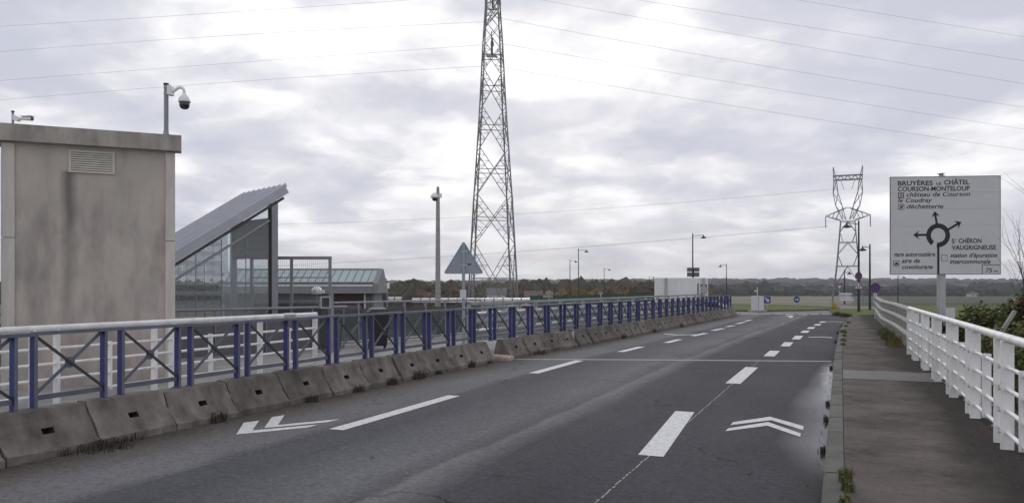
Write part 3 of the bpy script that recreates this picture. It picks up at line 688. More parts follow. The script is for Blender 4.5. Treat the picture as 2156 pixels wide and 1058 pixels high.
# galvanised guard rail behind the blue railing
def w_beam():
    root = thing('crash_barrier', 'pale galvanised crash barrier behind the far blue railing', 'guard rail', R(18,-8.6,0), -TH)
    ss = [18+i*2.0 for i in range(15)]
    tt = lambda s: tb(s)-1.75
    prof = [(.0,-.155),(.055,-.12),(.055,-.07),(.0,-.03),(.0,.03),(.055,.07),(.055,.12),(.0,.155)]
    for h in (.42,.86):
        for a, b in zip(ss, ss[1:]):
            mb = MB(); vs = []
            for s in (a, b+.01):
                for x, z in prof: vs.append((tt(s)+8.6+x, s-18, h+z))
            for s in (a, b+.01):
                for x, z in prof: vs.append((tt(s)+8.6+x-.006, s-18, h+z))
            n = 8
            mb.add(vs, [(i,i+1,n+i+1,n+i) for i in range(7)]+[(2*n+i,3*n+i,3*n+i+1,2*n+i+1) for i in range(7)])
            mb.build('beam', M_['steel'], root)
    for a, b in zip(ss, ss[1:]):
        MB().beam((tt(a)+8.6,a-18,1.23),(tt(b)+8.6,b-18+.01,1.23),.11,.07).build('top_beam', M_['rail_grey'], root)
    pm = MB().bbox((-.12,-.04,-.2),(-.02,.04,1.19), .006).mesh('post', M_['steel'])
    for s in ss: put('post', pm, root, loc=(tt(s)+8.6, s-18, 0))
w_beam()

# ------------------------------------------------------------------ concrete cabin on the left
BR = Vector((-5.82,13.54,0)); BL = 2.56; BDIR = math.radians(23.4)    # right front corner, width and heading of the front
def cabin():
    M_['stain_wall'] = wall_material()
    root = thing('concrete_cabin', 'stained grey concrete utility cabin with flat roof slab and vent', 'building', BR, BDIR)
    mb = MB(); mb.box((-BL+.02,.035,0),(-.02,2.6,4.0)); mb.build('wall', M_['stain_wall'], root)
    for x0, x1 in ((-BL,-BL+.19),(-.155,0)):
        for z0, z1, nm in ((-.02,2.44,0),(2.452,3.97,0)):
            MB().bbox((x0,0,z0),(x1,.16,z1), .008).build('pilaster', M_['pilaster'], root)
    MB().bbox((-.15,2.44,0),(0,2.62,3.97), .008).build('pilaster', M_['pilaster'], root)
    MB().prism([(-BL-.12,-.12),(.10,-.12),(.10,.16),(-.03,.16),(-.03,2.74),(-BL-.12,2.74)], 3.985, 4.255).build('roof_slab', M_['cap'], root)
    # vent: frame and slats
    vx0, vx1, vz0, vz1 = -1.61, -.935, 3.545, 3.91
    v = MB()
    for lo, hi in (((vx0,0,vz0),(vx1,.04,vz0+.03)),((vx0,0,vz1-.03),(vx1,.04,vz1)),((vx0,0,vz0+.03),(vx0+.03,.04,vz1-.03)),((vx1-.03,0,vz0+.03),(vx1,.04,vz1-.03))): v.box(lo, hi)
    vf = v.build('vent_frame', M_['cream'], root)
    MB().box((vx0+.03,.028,vz0+.03),(vx1-.03,.034,vz1-.03)).build('vent_backing', M_['dark_grey'], vf)
    sm_ = MB().add
    n = 8
    for i in range(n):
        z = vz0+.035+(vz1-vz0-.07)*(i+.5)/n
        m = MB(); m.beam((vx0+.03,.014,z),(vx1-.03,.014,z),.012,.025,0,(0,.35,.94)); m.build('vent_slat', M_['cream'], vf)
    MB().tube([(-BL-.1,-.06,0),(-BL-.1,-.06,3.95)], .05, 10).build('downpipe', M_['brown_pipe'], root)
    return root
cabin()
def cabin_pt(px, d=.3, z=4.255):                                        # spot on the roof slab seen at px, d behind the front
    c, s = math.cos(BDIR), math.sin(BDIR); k = (px-CX)/FPX
    # BR + a*(c,s) + d*(-s,c)
    bx, by = BR.x-d*s, BR.y+d*c
    a = (k*by-bx)/(c-k*s); return Vector((bx+a*c, by+a*s, z))
def dome_camera():
    b = cabin_pt(350, .05); root = thing('dome_camera', 'white dome security camera on a grey pole at the cabin roof corner', 'camera', b)
    m = FPX/b.y; H = (zat(175,b.y)-b.z)
    MB().tube([(0,0,-.01),(0,0,H-.03)], .038, 12).build('pole', M_['grey_paint'], root)
    MB().lathe([(.085,0),(.085,.02),(.05,.035),(.042,.10)], 14).build('pole_foot', M_['grey_paint'], root)
    MB().lathe([(.001,H),(.046,H-.005),(.046,H-.035),(.04,H-.035)], 14).build('pole_cap', M_['black'], root)
    MB().bbox((.035,-.07,H-.21),(.115,.07,H-.045), .012).build('junction_box', M_['camera_white'], root)
    for z in (H-.08,H-.18):
        MB().lathe([(.040,z-.008),(.044,z-.008),(.044,z+.008),(.040,z+.008)], 14).build('strap', M_['steel'], root)
    pts = [(.11,0,H-.15),(.15,0,H-.125),(.20,0,H-.085),(.245,0,H-.075),(.285,0,H-.09),(.31,0,H-.13),(.315,0,H-.19)]
    MB().tube(pts, .026, 12).build('arm', M_['camera_white'], root)
    c = (.315,0,H-.19)
    MB().lathe([(.03,.01),(.04,-.01),(.075,-.045),(.097,-.085),(.103,-.125),(.103,-.14),(.09,-.14)], 20, c=c).build('housing', M_['camera_white'], root)
    MB().lathe([(.086,-.138),(.086,-.19),(.078,-.225),(.055,-.252),(.025,-.263),(.001,-.265)], 20, c=c).build('dome', M_['dome_dark'], root)
dome_camera()
def bullet_camera():
    b = cabin_pt(27, .25); root = thing('bullet_camera', 'small white bullet security camera on the cabin roof', 'camera', b)
    H = zat(234,b.y)-b.z
    MB().tube([(0,0,-.01),(0,0,H)], .018, 10).build('pole', M_['grey_paint'], root)
    MB().lathe([(.001,H+.006),(.026,H+.004),(.026,H-.014),(.018,H-.014)], 12).build('pole_cap', M_['black'], root)
    mb = MB(); mb.prism([(.018,H-.06),(.06,H-.075),(.12,H-.11),(.12,H-.14),(.085,H-.165),(.018,H-.15)], -.04, .04, 0, Matrix.Rotation(PI/2,4,'X')); mb.build('bracket', M_['camera_white'], root)
    mb = MB(); mb.tube([(.11,0,H-.122),(.16,-.01,H-.118)], .012, 8); mb.build('arm', M_['camera_white'], root)
    mb = MB(); mb.tube([(.15,-.01,H-.125),(.345,-.05,H-.135)], [.026,.036], 12); mb.build('body', M_['camera_white'], root)
    mb = MB(); mb.beam((.15,-.01,H-.088),(.365,-.055,H-.094),.09,.008); mb.build('sun_shield', M_['camera_white'], root)
    MB().tube([(.343,-.05,H-.135),(.352,-.052,H-.1355)], .032, 12).build('lens', M_['dome_dark'], root)
bullet_camera()

# ------------------------------------------------------------------ stair shelter with the slanted roof
U = Vector((.70,.714,0)); V = Vector((-.714,.70,0))                       # up the roof, and across it away from the road
TIP = at(600,392,20.0)
def shelter():
    base = Vector((TIP.x, TIP.y, 0)); rz = math.atan2(U.y, U.x)
    root = thing('stair_shelter', 'grey stair shelter with steep slanted ribbed roof and glazed side', 'shelter', base, rz)
    # local: x = up the roof (0 at tip), y = across (away)
    zt = TIP.z; sl = .640; W = 2.25; Lr = 6.4
    def zr(x): return zt+x*sl
    mb = MB()
    nr = 9
    for k in range(nr):                                                # ribbed sheets, each a separate part
        y0 = W*k/nr; y1 = W*(k+1)/nr-.004; m = MB(); yr = y0+.07
        vs = []
        for x in (-Lr, 0.06-.012*k):
            for y, h in ((y0,0),(yr-.03,0),(yr-.012,.06),(yr+.03,.06),(yr+.05,0),(y1,0),(y1,-.03),(y0,-.03)): vs.append((x,y,zr(x)+h))
        n = 8; m.add(vs, [(i,(i+1)%n,n+(i+1)%n,n+i) for i in range(n)]+[tuple(range(n-1,-1,-1)),tuple(range(n,2*n))])
        m.build('roof_sheet', M_['roof_grey'], root)
    m = MB(); m.beam((-Lr,-.03,zr(-Lr)-.08),(.02,-.03,zr(.02)-.08),.06,.22); m.build('edge_beam', M_['roof_grey'], root)
    m = MB(); m.beam((-Lr,-.02,zr(-Lr)-.27),(-.05,-.02,zr(-.05)-.27),.05,.06); m.build('edge_trim', M_['dark_grey'], root)
    m = MB(); m.beam((-Lr,W,zr(-Lr)-.12),(.0,W,zr(0)-.12),.06,.2); m.build('edge_beam', M_['roof_grey'], root)
    hx = -.30
    for x, y, w in ((hx,0.02,.17),(hx,W-.05,.14),(-2.4,W-.05,.1),(-4.6,W-.05,.1)):
        MB().box((x-w/2,y-.06,-.1),(x+w/2,y+.06,zr(x)-.2)).build('column', M_['grey_paint'], root)
    MB().box((hx-.135,-.035,-.1),(hx-.095,.075,zr(hx)-.3)).build('column_dark_strip', M_['black'], root)  # narrow solid black strip along the side of the column
    # upper infill of the high end, dark louvre panel
    for i in range(7):
        z1 = zr(hx)-.62-i*.145
        MB().box((hx-.03,.12,z1-.14),(hx+.01,W-.12,z1)).build('louvre', M_['dark_grey'], root)
    # near side: sloping transom and panes
    m = MB(); m.beam((-Lr,.0,zr(-Lr)-.62),(hx-.1,0,zr(hx-.1)-.62),.05,.05); m.build('transom', M_['grey_paint'], root)
    n = 8; x0 = hx-.14
    for k in range(n):
        xa = x0-.62*(k+1)+.008; xb = x0-.62*k-.008
        for lo_, up_, nm in ((.65,.31,'upper'),(None,.65,'lower')):
            za = (zr(xa)-lo_) if lo_ else .95; zb = (zr(xb)-lo_) if lo_ else .95
            ua, ub = zr(xa)-up_, zr(xb)-up_
            if ua <= za+.05: continue
            m = MB(); m.add([(xa,-.004,za),(xb,-.004,zb),(xb,-.004,ub),(xa,-.004,ua),(xa,.004,za),(xb,.004,zb),(xb,.004,ub),(xa,.004,ua)], [(0,1,2,3),(7,6,5,4),(0,4,5,1),(1,5,6,2),(2,6,7,3),(3,7,4,0)])
            m.build('glass_pane', M_['glass_clear' if k < 2 else 'glass_band'], root)
        for q in (.2,.4):
            if k > 1: MB().box((xa+q-.004,-.009,.95),(xa+q+.004,-.0045,max(1.0,zr(xa+q)-.34))).build('glazing_wire', M_['grey_paint'], root)
        if k: MB().box((xb+.002,-.012,.95),(xb+.014,.012,zr(xb)-.33)).build('mullion', M_['grey_paint'], root)
    for k in range(n):                                                # far side panes
        xa = x0-.62*(k+1)+.01; xb = x0-.62*k-.01; y = W-.02
        ua, ub = zr(xa)-.2, zr(xb)-.2
        if ua < 1.0: continue
        m = MB(); m.add([(xa,y,.9),(xb,y,.9),(xb,y,ub),(xa,y,ua),(xa,y+.008,.9),(xb,y+.008,.9),(xb,y+.008,ub),(xa,y+.008,ua)], [(0,1,2,3),(7,6,5,4),(0,4,5,1),(1,5,6,2),(2,6,7,3),(3,7,4,0)])
        m.build('glass_pane', M_['glass_clear'], root)
    # low parapet wall and handrail in front
    MB().box((-Lr,-.12,-.1),(1.6,-.02,.93)).build('parapet_wall', M_['wall_grey'], root)
    MB().tube([(-Lr,-.16,1.12),(1.75,-.16,1.12)], .035, 8).build('handrail', M_['grey_paint'], root)
    for x in (-3.2,-1.9,-.6,.7,1.65): MB().tube([(x,-.16,.0),(x,-.16,1.1)], .02, 6).build('handrail_post', M_['grey_paint'], root)
    MB().box((hx+.06,1.1,1.45),(hx+.075,1.34,1.6)).build('notice', M_['sign_white'], root)
shelter()

def mesh_screen():
    a, b = at(530,541,20.6), at(695,541,20.6); root = thing('mesh_screen', 'tall grey framed wire mesh screen beside the stair shelter', 'fence', (a.x,a.y,.02))
    w = b.x-a.x; h = a.z-.02; m_ = (614-530)/(695-530)*w
    for x in (0,m_,w): MB().box((x-.035,-.035,0),(x+.035,.035,h-.06)).build('post', M_['grey_paint'], root)
    MB().box((-.04,-.04,h-.06),(w+.04,.04,h+.02)).build('top_rail', M_['grey_paint'], root)
    for z in (1.25,h-.55): MB().box((.04,-.015,z),(w-.04,.015,z+.03)).build('cross_rail', M_['grey_paint'], root)
    mb = MB()
    for i in range(1, 38):
        x = w*i/38
        if abs(x-m_) > .04: mb.beam((x,0,.05),(x,0,h-.06),.004,.004)
    for z in [.2+.18*k for k in range(int((h-.2)/.18))]: mb.beam((.03,.006,z),(w-.03,.006,z),.004,.004)
    stuff(mb.build('wire_mesh', M_['grey_paint'], root))
    MB().box((.05,-.02,.05),(w-.05,-.012,1.2)).build('lower_panel', M_['glass_smoke'], root)
mesh_screen()
def beacon():
    p = at(667,620,22.0); root = thing('globe_lamp', 'white hooded lamp on a thin post behind the mesh screen', 'lamp', (p.x,p.y,.02))
    z = p.z
    MB().tube([(0,0,0),(0,0,z+.02)], .014, 8).build('post', M_['grey_paint'], root)
    MB().lathe([(.001,.0),(.13,.0),(.135,.08),(.125,.10)], 16, c=(0,0,z)).build('lamp_body', M_['camera_white'], root)
    MB().lathe([(.15,.09),(.15,.11),(.12,.17),(.06,.20),(.001,.21)], 16, c=(0,0,z)).build('lamp_hood', M_['camera_white'], root)
    MB().bbox((.12,-.05,z+.02),(.21,.05,z+.11), .01).build('sensor', M_['camera_white'], root)
beacon()
def sign_case():
    p = at(690,648,19.6); root = thing('display_case', 'small grey framed notice case on a post in front of the mesh screen', 'notice case', (p.x,p.y,.02), .75)
    MB().box((.06,-.04,0),(.14,.04,1.50)).build('post', M_['grey_paint'], root)
    f = MB()
    for lo, hi in (((-.22,-.04,1.10),(.06,.04,1.135)),((-.22,-.04,1.365),(.06,.04,1.40)),((-.22,-.04,1.135),(-.185,.04,1.365)),((.025,-.04,1.135),(.06,.04,1.365))): f.box(lo, hi)
    f.build('frame', M_['steel'], root); MB().box((-.185,-.01,1.135),(.025,.02,1.365)).build('panel', M_['dark_grey'], root)
sign_case()

# ------------------------------------------------------------------ glazed parapet, bin, posts behind the blue railing
def glazed_parapet():
    a = at(700,700,21.5); b = at(1012,700,27.0); d = Vector((b.x-a.x,b.y-a.y,0)); n = 7; rz = math.atan2(d.y,d.x); L_ = d.length
    root = thing('glazed_parapet', 'smoked glass parapet with grey handrail across the side paving', 'parapet', (a.x,a.y,.02), rz)
    MB().tube([(0,0,1.2),(L_,0,1.2)], .028, 8).build('handrail', M_['rail_grey'], root)
    MB().box((0,-.03,.05),(L_,.03,.1)).build('bottom_rail', M_['grey_paint'], root)
    for i in range(n+1): MB().box((L_*i/n-.025,-.03,0),(L_*i/n+.025,.03,1.17)).build('post', M_['grey_paint'], root)
    for i in range(n): MB().box((L_*i/n+.03,-.006,.12),(L_*(i+1)/n-.03,.006,1.02)).build('glass_pane', M_['glass_smoke'], root)
glazed_parapet()
def wheelie_bin():
    p = at(796,700,20.6); root = thing('wheelie_bin', 'black wheeled rubbish bin behind the blue railing', 'bin', (p.x,p.y,.02), .3)
    mb = MB(); mb.add([(-.2,-.22,.1),(.2,-.22,.1),(.2,.2,.1),(-.2,.2,.1),(-.26,-.27,.98),(.26,-.27,.98),(.26,.28,.98),(-.26,.28,.98)], [(3,2,1,0),(4,5,6,7),(0,1,5,4),(1,2,6,5),(2,3,7,6),(3,0,4,7)]); mb.build('bin_body', M_['black'], root)
    mb = MB(); mb.add([(-.28,-.3,.985),(.28,-.3,.985),(.28,.3,.985),(-.28,.3,.985),(-.2,-.22,1.06),(.2,-.22,1.06),(.2,.26,1.09),(-.2,.26,1.09)], [(3,2,1,0),(4,5,6,7),(0,1,5,4),(1,2,6,5),(2,3,7,6),(3,0,4,7)]); mb.build('lid', M_['black'], root)
    for x in (-.2,.2): MB().tube([(x-.025,.2,.1),(x+.025,.2,.1)], .1, 14).build('wheel', M_['tyre'], root)
    MB().tube([(-.24,.33,.97),(.24,.33,.97)], .015, 8).build('handle', M_['black'], root)
wheelie_bin()
def cctv_pole():
    p = at(922,640,26.0); root = thing('camera_pole', 'tall tapered grey pole with a white camera near its top', 'camera pole', (p.x,p.y,.0))
    zt = zat(393,26.0)
    MB().tube([(0,0,-.05),(0,0,zt*.5),(0,0,zt-.35),(0,0,zt)], [.10,.08,.062,.045], 12).build('pole', M_['rail_grey'], root)
    MB().lathe([(.001,zt-.20),(.06,zt-.21),(.13,zt-.30),(.14,zt-.36),(.12,zt-.38)], 14, c=(-.10,-.06,0)).build('camera_housing', M_['camera_white'], root)
    MB().lathe([(.09,zt-.37),(.085,zt-.43),(.05,zt-.475),(.001,zt-.485)], 14, c=(-.10,-.06,0)).build('dome', M_['dome_dark'], root)
    MB().bbox((.04,-.05,zt-.36),(.13,.05,zt-.22), .01).build('junction_box', M_['camera_white'], root)
cctv_pole()
def tri(w): h = w*.866; return [(-w/2,0),(w/2,0),(0,h)]
def rtri(w, r, n=5, hf=.88):
    """rounded triangle, base down, around its base middle"""
    pts = []; vs = [Vector((-w/2,0)),Vector((w/2,0)),Vector((0,w*hf))]
    for i in range(3):
        a, b, c = vs[i-1], vs[i], vs[(i+1)%3]; u = (a-b).normalized(); v = (c-b).normalized()
        for k in range(n+1):
            q = k/n; pts.append(tuple((b+u*r)*(1-q)**2+b*2*q*(1-q)+(b+v*r)*q**2))
    return pts
XZ = Matrix.Rotation(PI/2,4,'X')                                        # polygon (x, y) stands up as (x, z), extruded along -y
def tri_back():
    Y = 19.8; p = at(976,576,Y); root = thing('warning_sign', 'triangular road sign seen from its grey back on a steel post', 'road sign', (p.x,p.y,.02))
    w = 86/FPX*Y; zb = p.z-.02
    MB().bbox((-.04,-.02,0),(.04,.03,zb+w*.77), .008).build('post', M_['sign_back'], root)
    MB().prism(rtri(w,.09,5,.81), .03, .034, 0, Matrix.Translation((0,.035+.03,zb)) @ XZ).build('sign_plate', M_['sign_back'], root)
    mb = MB(); pts = rtri(w,.09,5,.81); inn = rtri(w-.06,.075,5,.81); n = len(pts)
    vs = [(x,.015,zb+z) for x,z in pts]+[(x,.015,zb+.018+z) for x,z in inn]+[(x,.032,zb+z) for x,z in pts]
    mb.add(vs, [(i,(i+1)%n,n+(i+1)%n,n+i) for i in range(n)]+[(i,2*n+i,2*n+(i+1)%n,(i+1)%n) for i in range(n)]); mb.build('rim', M_['sign_back'], root)
    for z in (.2,.55): MB().box((-.10,-.025,zb+z),(.10,-.0205,zb+z+.035)).build('clamp', M_['steel'], root)
    MB().box((.10,.028,zb+.22),(.19,.0302,zb+.26)).build('sticker', M_['dark_grey'], root)
    MB().box((-.09,-.026,zb-.62),(.07,-.022,zb-.4)).build('sticker', M_['sign_white'], root)
tri_back()

# ------------------------------------------------------------------ direction sign
def text_mesh(s, size, shear=0.0, space=1.0, width=None, bold=0.0):
    cu = bpy.data.curves.new('t', 'FONT'); cu.body = s; cu.size = size; cu.shear = shear; cu.space_character = space; cu.offset = bold; cu.resolution_u = 3
    o = bpy.data.objects.new('t', cu); COL.objects.link(o)
    dg = bpy.context.evaluated_depsgraph_get(); me = bpy.data.meshes.new_from_object(o.evaluated_get(dg))
    bpy.data.objects.remove(o); bpy.data.curves.remove(cu)
    if width:
        xs = [v.co.x for v in me.vertices]; k = width/(max(xs)-min(xs)); x0 = min(xs)
        for v in me.vertices: v.co.x = (v.co.x-x0)*k
    return me
def big_sign():
    Y = 22.0; k = Y/FPX
    pl, pr = at(1873,577.5,Y), at(2105,577.5,Y); rz = -.10
    root = thing('direction_sign', 'large white roundabout direction sign with black lettering beside the railing', 'road sign', ((pl.x+pr.x)/2, Y, T((pl.x+pr.x)/2, Y)-.05), rz)
    root.scale.x = .955
    z0 = pl.z-root.location.z; W = (pr.x-pl.x); H = (577.5-371)*k; x0 = -W/2
    def lx(px): return x0+(px-1873)*k
    def lz(py): return z0+(577.5-py)*k
    MB().bbox((lx(1978),.02,0),(lx(1992.5),.2,z0+H+.03), .02).build('post', M_['steel'], root)
    MB().lathe([(.06,0),(.06,.05),(.11,.07),(.001,.09)], 12, c=(lx(1985),.1,z0+H+.02)).build('post_cap', M_['steel'], root)
    nP = 6
    for i in range(nP):
        MB().box((x0,-.02,z0+H*i/nP+.0015),(x0+W,.02,z0+H*(i+1)/nP-.0015)).build('sign_panel', M_['sign_white'], root)
    b = .016; f = MB()
    for lo, hi in (((x0,-.024,z0),(x0+W,-.021,z0+b)),((x0,-.024,z0+H-b),(x0+W,-.021,z0+H)),((x0,-.024,z0+b),(x0+b,-.021,z0+H-b)),((x0+W-b,-.024,z0+b),(x0+W,-.021,z0+H-b))): f.box(lo, hi)
    f.build('border', M_['dark_grey'], root)
    def txt(s, px, base, px1, cap, shear=0, bold=0.0, m='sign_black'):
        words_ = s.split(' '); size = cap*k/.70
        def ext(q): me = text_mesh(q, size, shear, 1.0, None, bold*k); xs = [v.co.x for v in me.vertices]; return me, min(xs), max(xs)
        me, a0, a1 = ext(s); sx = (px1-px)*k/(a1-a0)
        for i, w in enumerate(words_):
            _, _, e1 = ext(' '.join(words_[:i+1])); me, b0, b1 = ext(w); x0_ = e1-(b1-b0)-a0
            for v in me.vertices: v.co.x = (v.co.x-b0)*sx
            me.materials.clear(); me.materials.append(M_[m]); put('lettering', me, root, loc=(lx(px)+x0_*sx, -.0235, lz(base)), rot=(PI/2,0,0))
    txt('BRUYÈRES', 1889.5, 389.5, 1963, 9.5, 0, .28); txt('LE', 1971, 389, 1981, 5.5, 0, .15); txt('CHÂTEL', 1987, 388.5, 2040, 9.5, 0, .28)
    txt('COURSON-MONTELOUP', 1889.5, 401.5, 2040.5, 9.5, 0, .28)
    txt('château de Courson', 1908, 413, 2041.5, 9.0, .25, .16)
    txt('le Coudray', 1889.5, 425, 1962, 9.0, .25, .16)
    txt('déchetterie', 1908, 438, 1985.5, 9.0, .25, .16)
    txt('S', 2003, 512, 2009, 9.5, 0, .28); txt('T', 2010, 507.5, 2014, 4.5, 0, .15); txt('CHÉRON', 2017.5, 511.5, 2065, 9.5, 0, .28)
    txt('VAUGRIGNEUSE', 2003, 525.5, 2095.5, 9.5, 0, .28)
    txt('gare autoroutière', 1880, 539, 1968.5, 9.2, .25, .22)
    txt('aire de', 1898, 552.5, 1936, 9.2, .25, .22); txt('covoiturage', 1898, 565.5, 1963.5, 9.2, .25, .22)
    txt("station d'épuration", 2000, 541.5, 2098, 9.2, .25, .22); txt('intercommunale', 1999, 554.5, 2084, 9.2, .25, .22)
    txt('75', 2073.5, 573, 2088, 9, .25, .1); txt('m', 2090.5, 573, 2099, 6, .25, .05)
    def plate(polys, m='sign_black', nm='symbol', y=-.0232):
        mb = MB()
        for p in polys: mb.add([(lx(x),y,lz(z)) for x,z in p], [tuple(range(len(p)))])
        return mb.build(nm, M_[m], root)
    def rect(a, b, c, d): return [(a,d),(c,d),(c,b),(a,b)]
    def frame(a, b, c, d, w=1.0): return [rect(a,b,c,b+w), rect(a,d-w,c,d), rect(a,b+w,a+w,d-w), rect(c-w,b+w,c,d-w)]
    plate([rect(1890,404.5,1902.5,416)], 'sign_brown'); plate([rect(1892,406.5,1895,414),rect(1897,406.5,1900.5,409.5),rect(1897,411,1900.5,414)], 'sign_white', 'symbol', -.0240)
    plate(frame(1890,428.5,1903,440.5)+[[(1892,438.5),(1899,431),(1901,432.5),(1897,438.5)],[(1893,433),(1896,430.5),(1897,432),(1894.5,434.5)]])
    plate(frame(1880,548,1892.5,560)+[rect(1882.5,553.5,1890.5,556.5),[(1884,553.5),(1889,553.5),(1888,551.5),(1885,551.5)],rect(1883.2,556.5,1884.6,558),rect(1888.4,556.5,1889.8,558)])
    plate(frame(1981.5,536,1994,549.5,.8)); plate([rect(2066,556.8,2103.5,558), rect(2066,558,2067.2,576.5)])
    # ring with a gap, and the four branches
    cx_, cy_, ro, ri = 1974.5, 495, 25, 15.2; ring = []
    a0, a1 = math.radians(262), math.radians(262-338); n = 48
    # ring starts right of the entry branch and runs almost all round (gap at the lower left)
    for i in range(n):
        p, q = a0+.10+(a1-a0-.10)*i/n, a0+.10+(a1-a0-.10)*(i+1)/n
        ring.append([(cx_+r*math.cos(a), cy_-r*math.sin(a)) for r, a in ((ri,p),(ro,p),(ro,q),(ri,q))][::-1])
    ring2 = []
    g0, g1 = math.radians(-98), math.radians(236)                        # from just left of the entry branch anticlockwise to the gap
    for i in range(n):
        p, q = g0+(g1-g0)*i/n, g0+(g1-g0)*(i+1)/n
        ring2.append([(cx_+r*math.cos(a), cy_-r*math.sin(a)) for r, a in ((ri,p),(ro,p),(ro,q),(ri,q))])
    plate(ring2)
    plate([rect(1972.5,517,1977.2,576.5)])
    def arrow(x, y, dx, dy, w=4.6):
        l = math.hypot(dx,dy); ux, uy = dx/l, dy/l; vx, vy = -uy, ux
        e = (x+dx, y+dy); hb = (e[0]-ux*7, e[1]-uy*7)
        P_ = lambda a, b: (x+ux*a+vx*b, y+uy*a+vy*b)
        def tri_(*p): return list(p)
        return [[P_(0,-w/2),P_(0,w/2),P_(l-6,w/2),P_(l-6,-w/2)], [P_(l,0),P_(l-13,9.5),P_(l-10,4.5),P_(l-8,0)], [P_(l,0),P_(l-8,0),P_(l-10,-4.5),P_(l-13,-9.5)]]
    plate(arrow(1952,494,-30,0)); plate(arrow(1972,472,-5,-28)); plate(arrow(1994,484,29,-17))
big_sign()

# ------------------------------------------------------------------ street lamps
def lamp(label, px, pytop, Y, side=1, base=None, arm=None, m='lamp_black', group='street lamps around the roundabout', twin=False):
    p = at(px, pytop, Y); zb = base if base is not None else T(p.x, Y)
    root = thing('street_lamp', label, 'street lamp', (p.x, Y, zb-.02), 0, group); H = p.z-zb
    MB().tube([(0,0,0),(0,0,1.2),(0,0,H)], [.09,.075,.05], 10).build('pole', M_[m], root)
    MB().lathe([(.16,0),(.16,.06),(.10,.1)], 10).build('pole_foot', M_[m], root)
    L_ = arm or 1.0
    for sd in ((1,-1) if twin else (side,)):
        MB().tube([(0,0,H-.22),(sd*L_*.5,0,H-.17),(sd*L_,0,H-.15)], .028, 6).build('arm', M_[m], root)
        MB().tube([(0,0,H-.02),(0,0,H+.06)], .03, 6).build('finial', M_[m], root)
        c = (sd*(L_+.02),0,H-.15)
        h = MB(); h.lathe([(.02,.06),(.04,-.04),(.07,-.09),(.18,-.17),(.28,-.24),(.28,-.27),(.001,-.27)], 16, c=c); hd = h.build('lamp_head', M_[m], root)
        MB().lathe([(.14,-.272),(.11,-.31),(.001,-.32)], 12, c=c).build('lens', M_['sign_white'], hd)
    return root
lamp('tall lamp rising behind the white plank sign', 1458.5, 491, 74, 1, arm=1.0)
lamp('taller of the two lamps left of the green screen fence', 1218, 523, 100, 1, arm=1.0)
lamp('shorter lamp just left of a taller one above the crash barrier', 1200, 546, 122, 1, arm=.9)
lamp('small lamp above the green screen fence', 1272, 564, 150, 1, arm=1.0)
lamp('lamp near the far end of the blue railing, arm to the left', 1529.5, 555, 118, -1, arm=.9)
lamp('small distant lamp at the left edge of the white plank sign', 1367, 581, 190, 1, arm=1.0)
lamp('tall lamp carrying the red round sign before the far pylon', 1808, 464, 50.5, -1, base=.05, arm=.75)
lamp('lamp behind the no parking sign', 1831.5, 514, 55, -1, base=.05, arm=.5)
lamp('thin lamp post in front of the far pylon base', 1778, 568, 84, 1, arm=.5)
lamp('distant lamp under the left part of the direction sign', 1890.5, 579, 120, 1, arm=.9)
lamp('twin armed lamp seen through the shelter glass, nearer one', 482, 571, 92, 1, arm=.75, twin=True)
lamp('twin armed lamp seen through the shelter glass, farther one', 431, 584, 120, 1, arm=1.0, twin=True)
lamp('pale small lamp above the golden shrubs', 1168.5, 597, 130, -1, arm=.5)

# boards on the lamp above the plank sign
p = at(1459.5,582,73.7); r = thing('board_pair', 'two dark grey sign boards on the lamp above the plank sign', 'road sign', (p.x,73.7,p.z-.3))
k = 73.7/FPX
MB().bbox((-13*k,-.04,.3),(13*k,.04,.3+9.3*k), .01).build('sign_board', M_['wall_grey'], r); MB().bbox((-13*k,-.04,.3+10.5*k),(13*k,.04,.3+19*k), .01).build('sign_board', M_['wall_grey'], r)
MB().box((-.06,-.08,.0),(.06,.0,.3+19.5*k)).build('bracket', M_['lamp_black'], r)

# ------------------------------------------------------------------ plank sign seen from behind
def plank_sign():
    Y = 45.0; k = Y/FPX; p = at(1378,635,Y); W = 112*k; H = 51*k
    root = thing('plank_sign', 'large road sign seen from behind, pale horizontal planks with black graffiti', 'road sign', (p.x,Y,T(p.x,Y)-.05), -.03); z0 = p.z-root.location.z
    n = 11
    for i in range(n): MB().bbox((0,-.03,z0+H*i/n+.005),(W,.03,z0+H*(i+1)/n-.005), .012).build('plank', M_['plank'], root)
    MB().box((.02,.0,z0+.02),(W-.02,.028,z0+H-.02)).build('backing', M_['wall_grey'], root)
    for x in (24,102): MB().box(((x-2.6)*k,-.16,0),((x+2.6)*k,-.032,z0+H-.02)).build('post', M_['steel'], root)
    rnd = random.Random(3)
    mb = MB(); mb.box((89.5*k,-.0345,z0+13*k),(92*k,-.0315,z0+39*k))
    def stroke(pts, w=.035):
        for a, b in zip(pts, pts[1:]): mb.beam((a[0]*k,-.033,z0+a[1]*k),(b[0]*k,-.033,z0+b[1]*k),.003,w,0,(1,0,.3))
    for pts in ([(95,38),(98,34),(104,36),(110,32)],[(96,30),(100,38),(103,29),(107,37),(109,28)],[(95,34),(110,35)],[(97,27),(104,31),(111,27)],[(95,22),(102,15),(110,10)],[(96,12),(103,18),(110,23)],[(97,18),(104,22),(109,17)],[(95,26),(100,24),(111,25)]): stroke(pts)
    mb.build('graffiti', M_['sign_black'], root)
plank_sign()

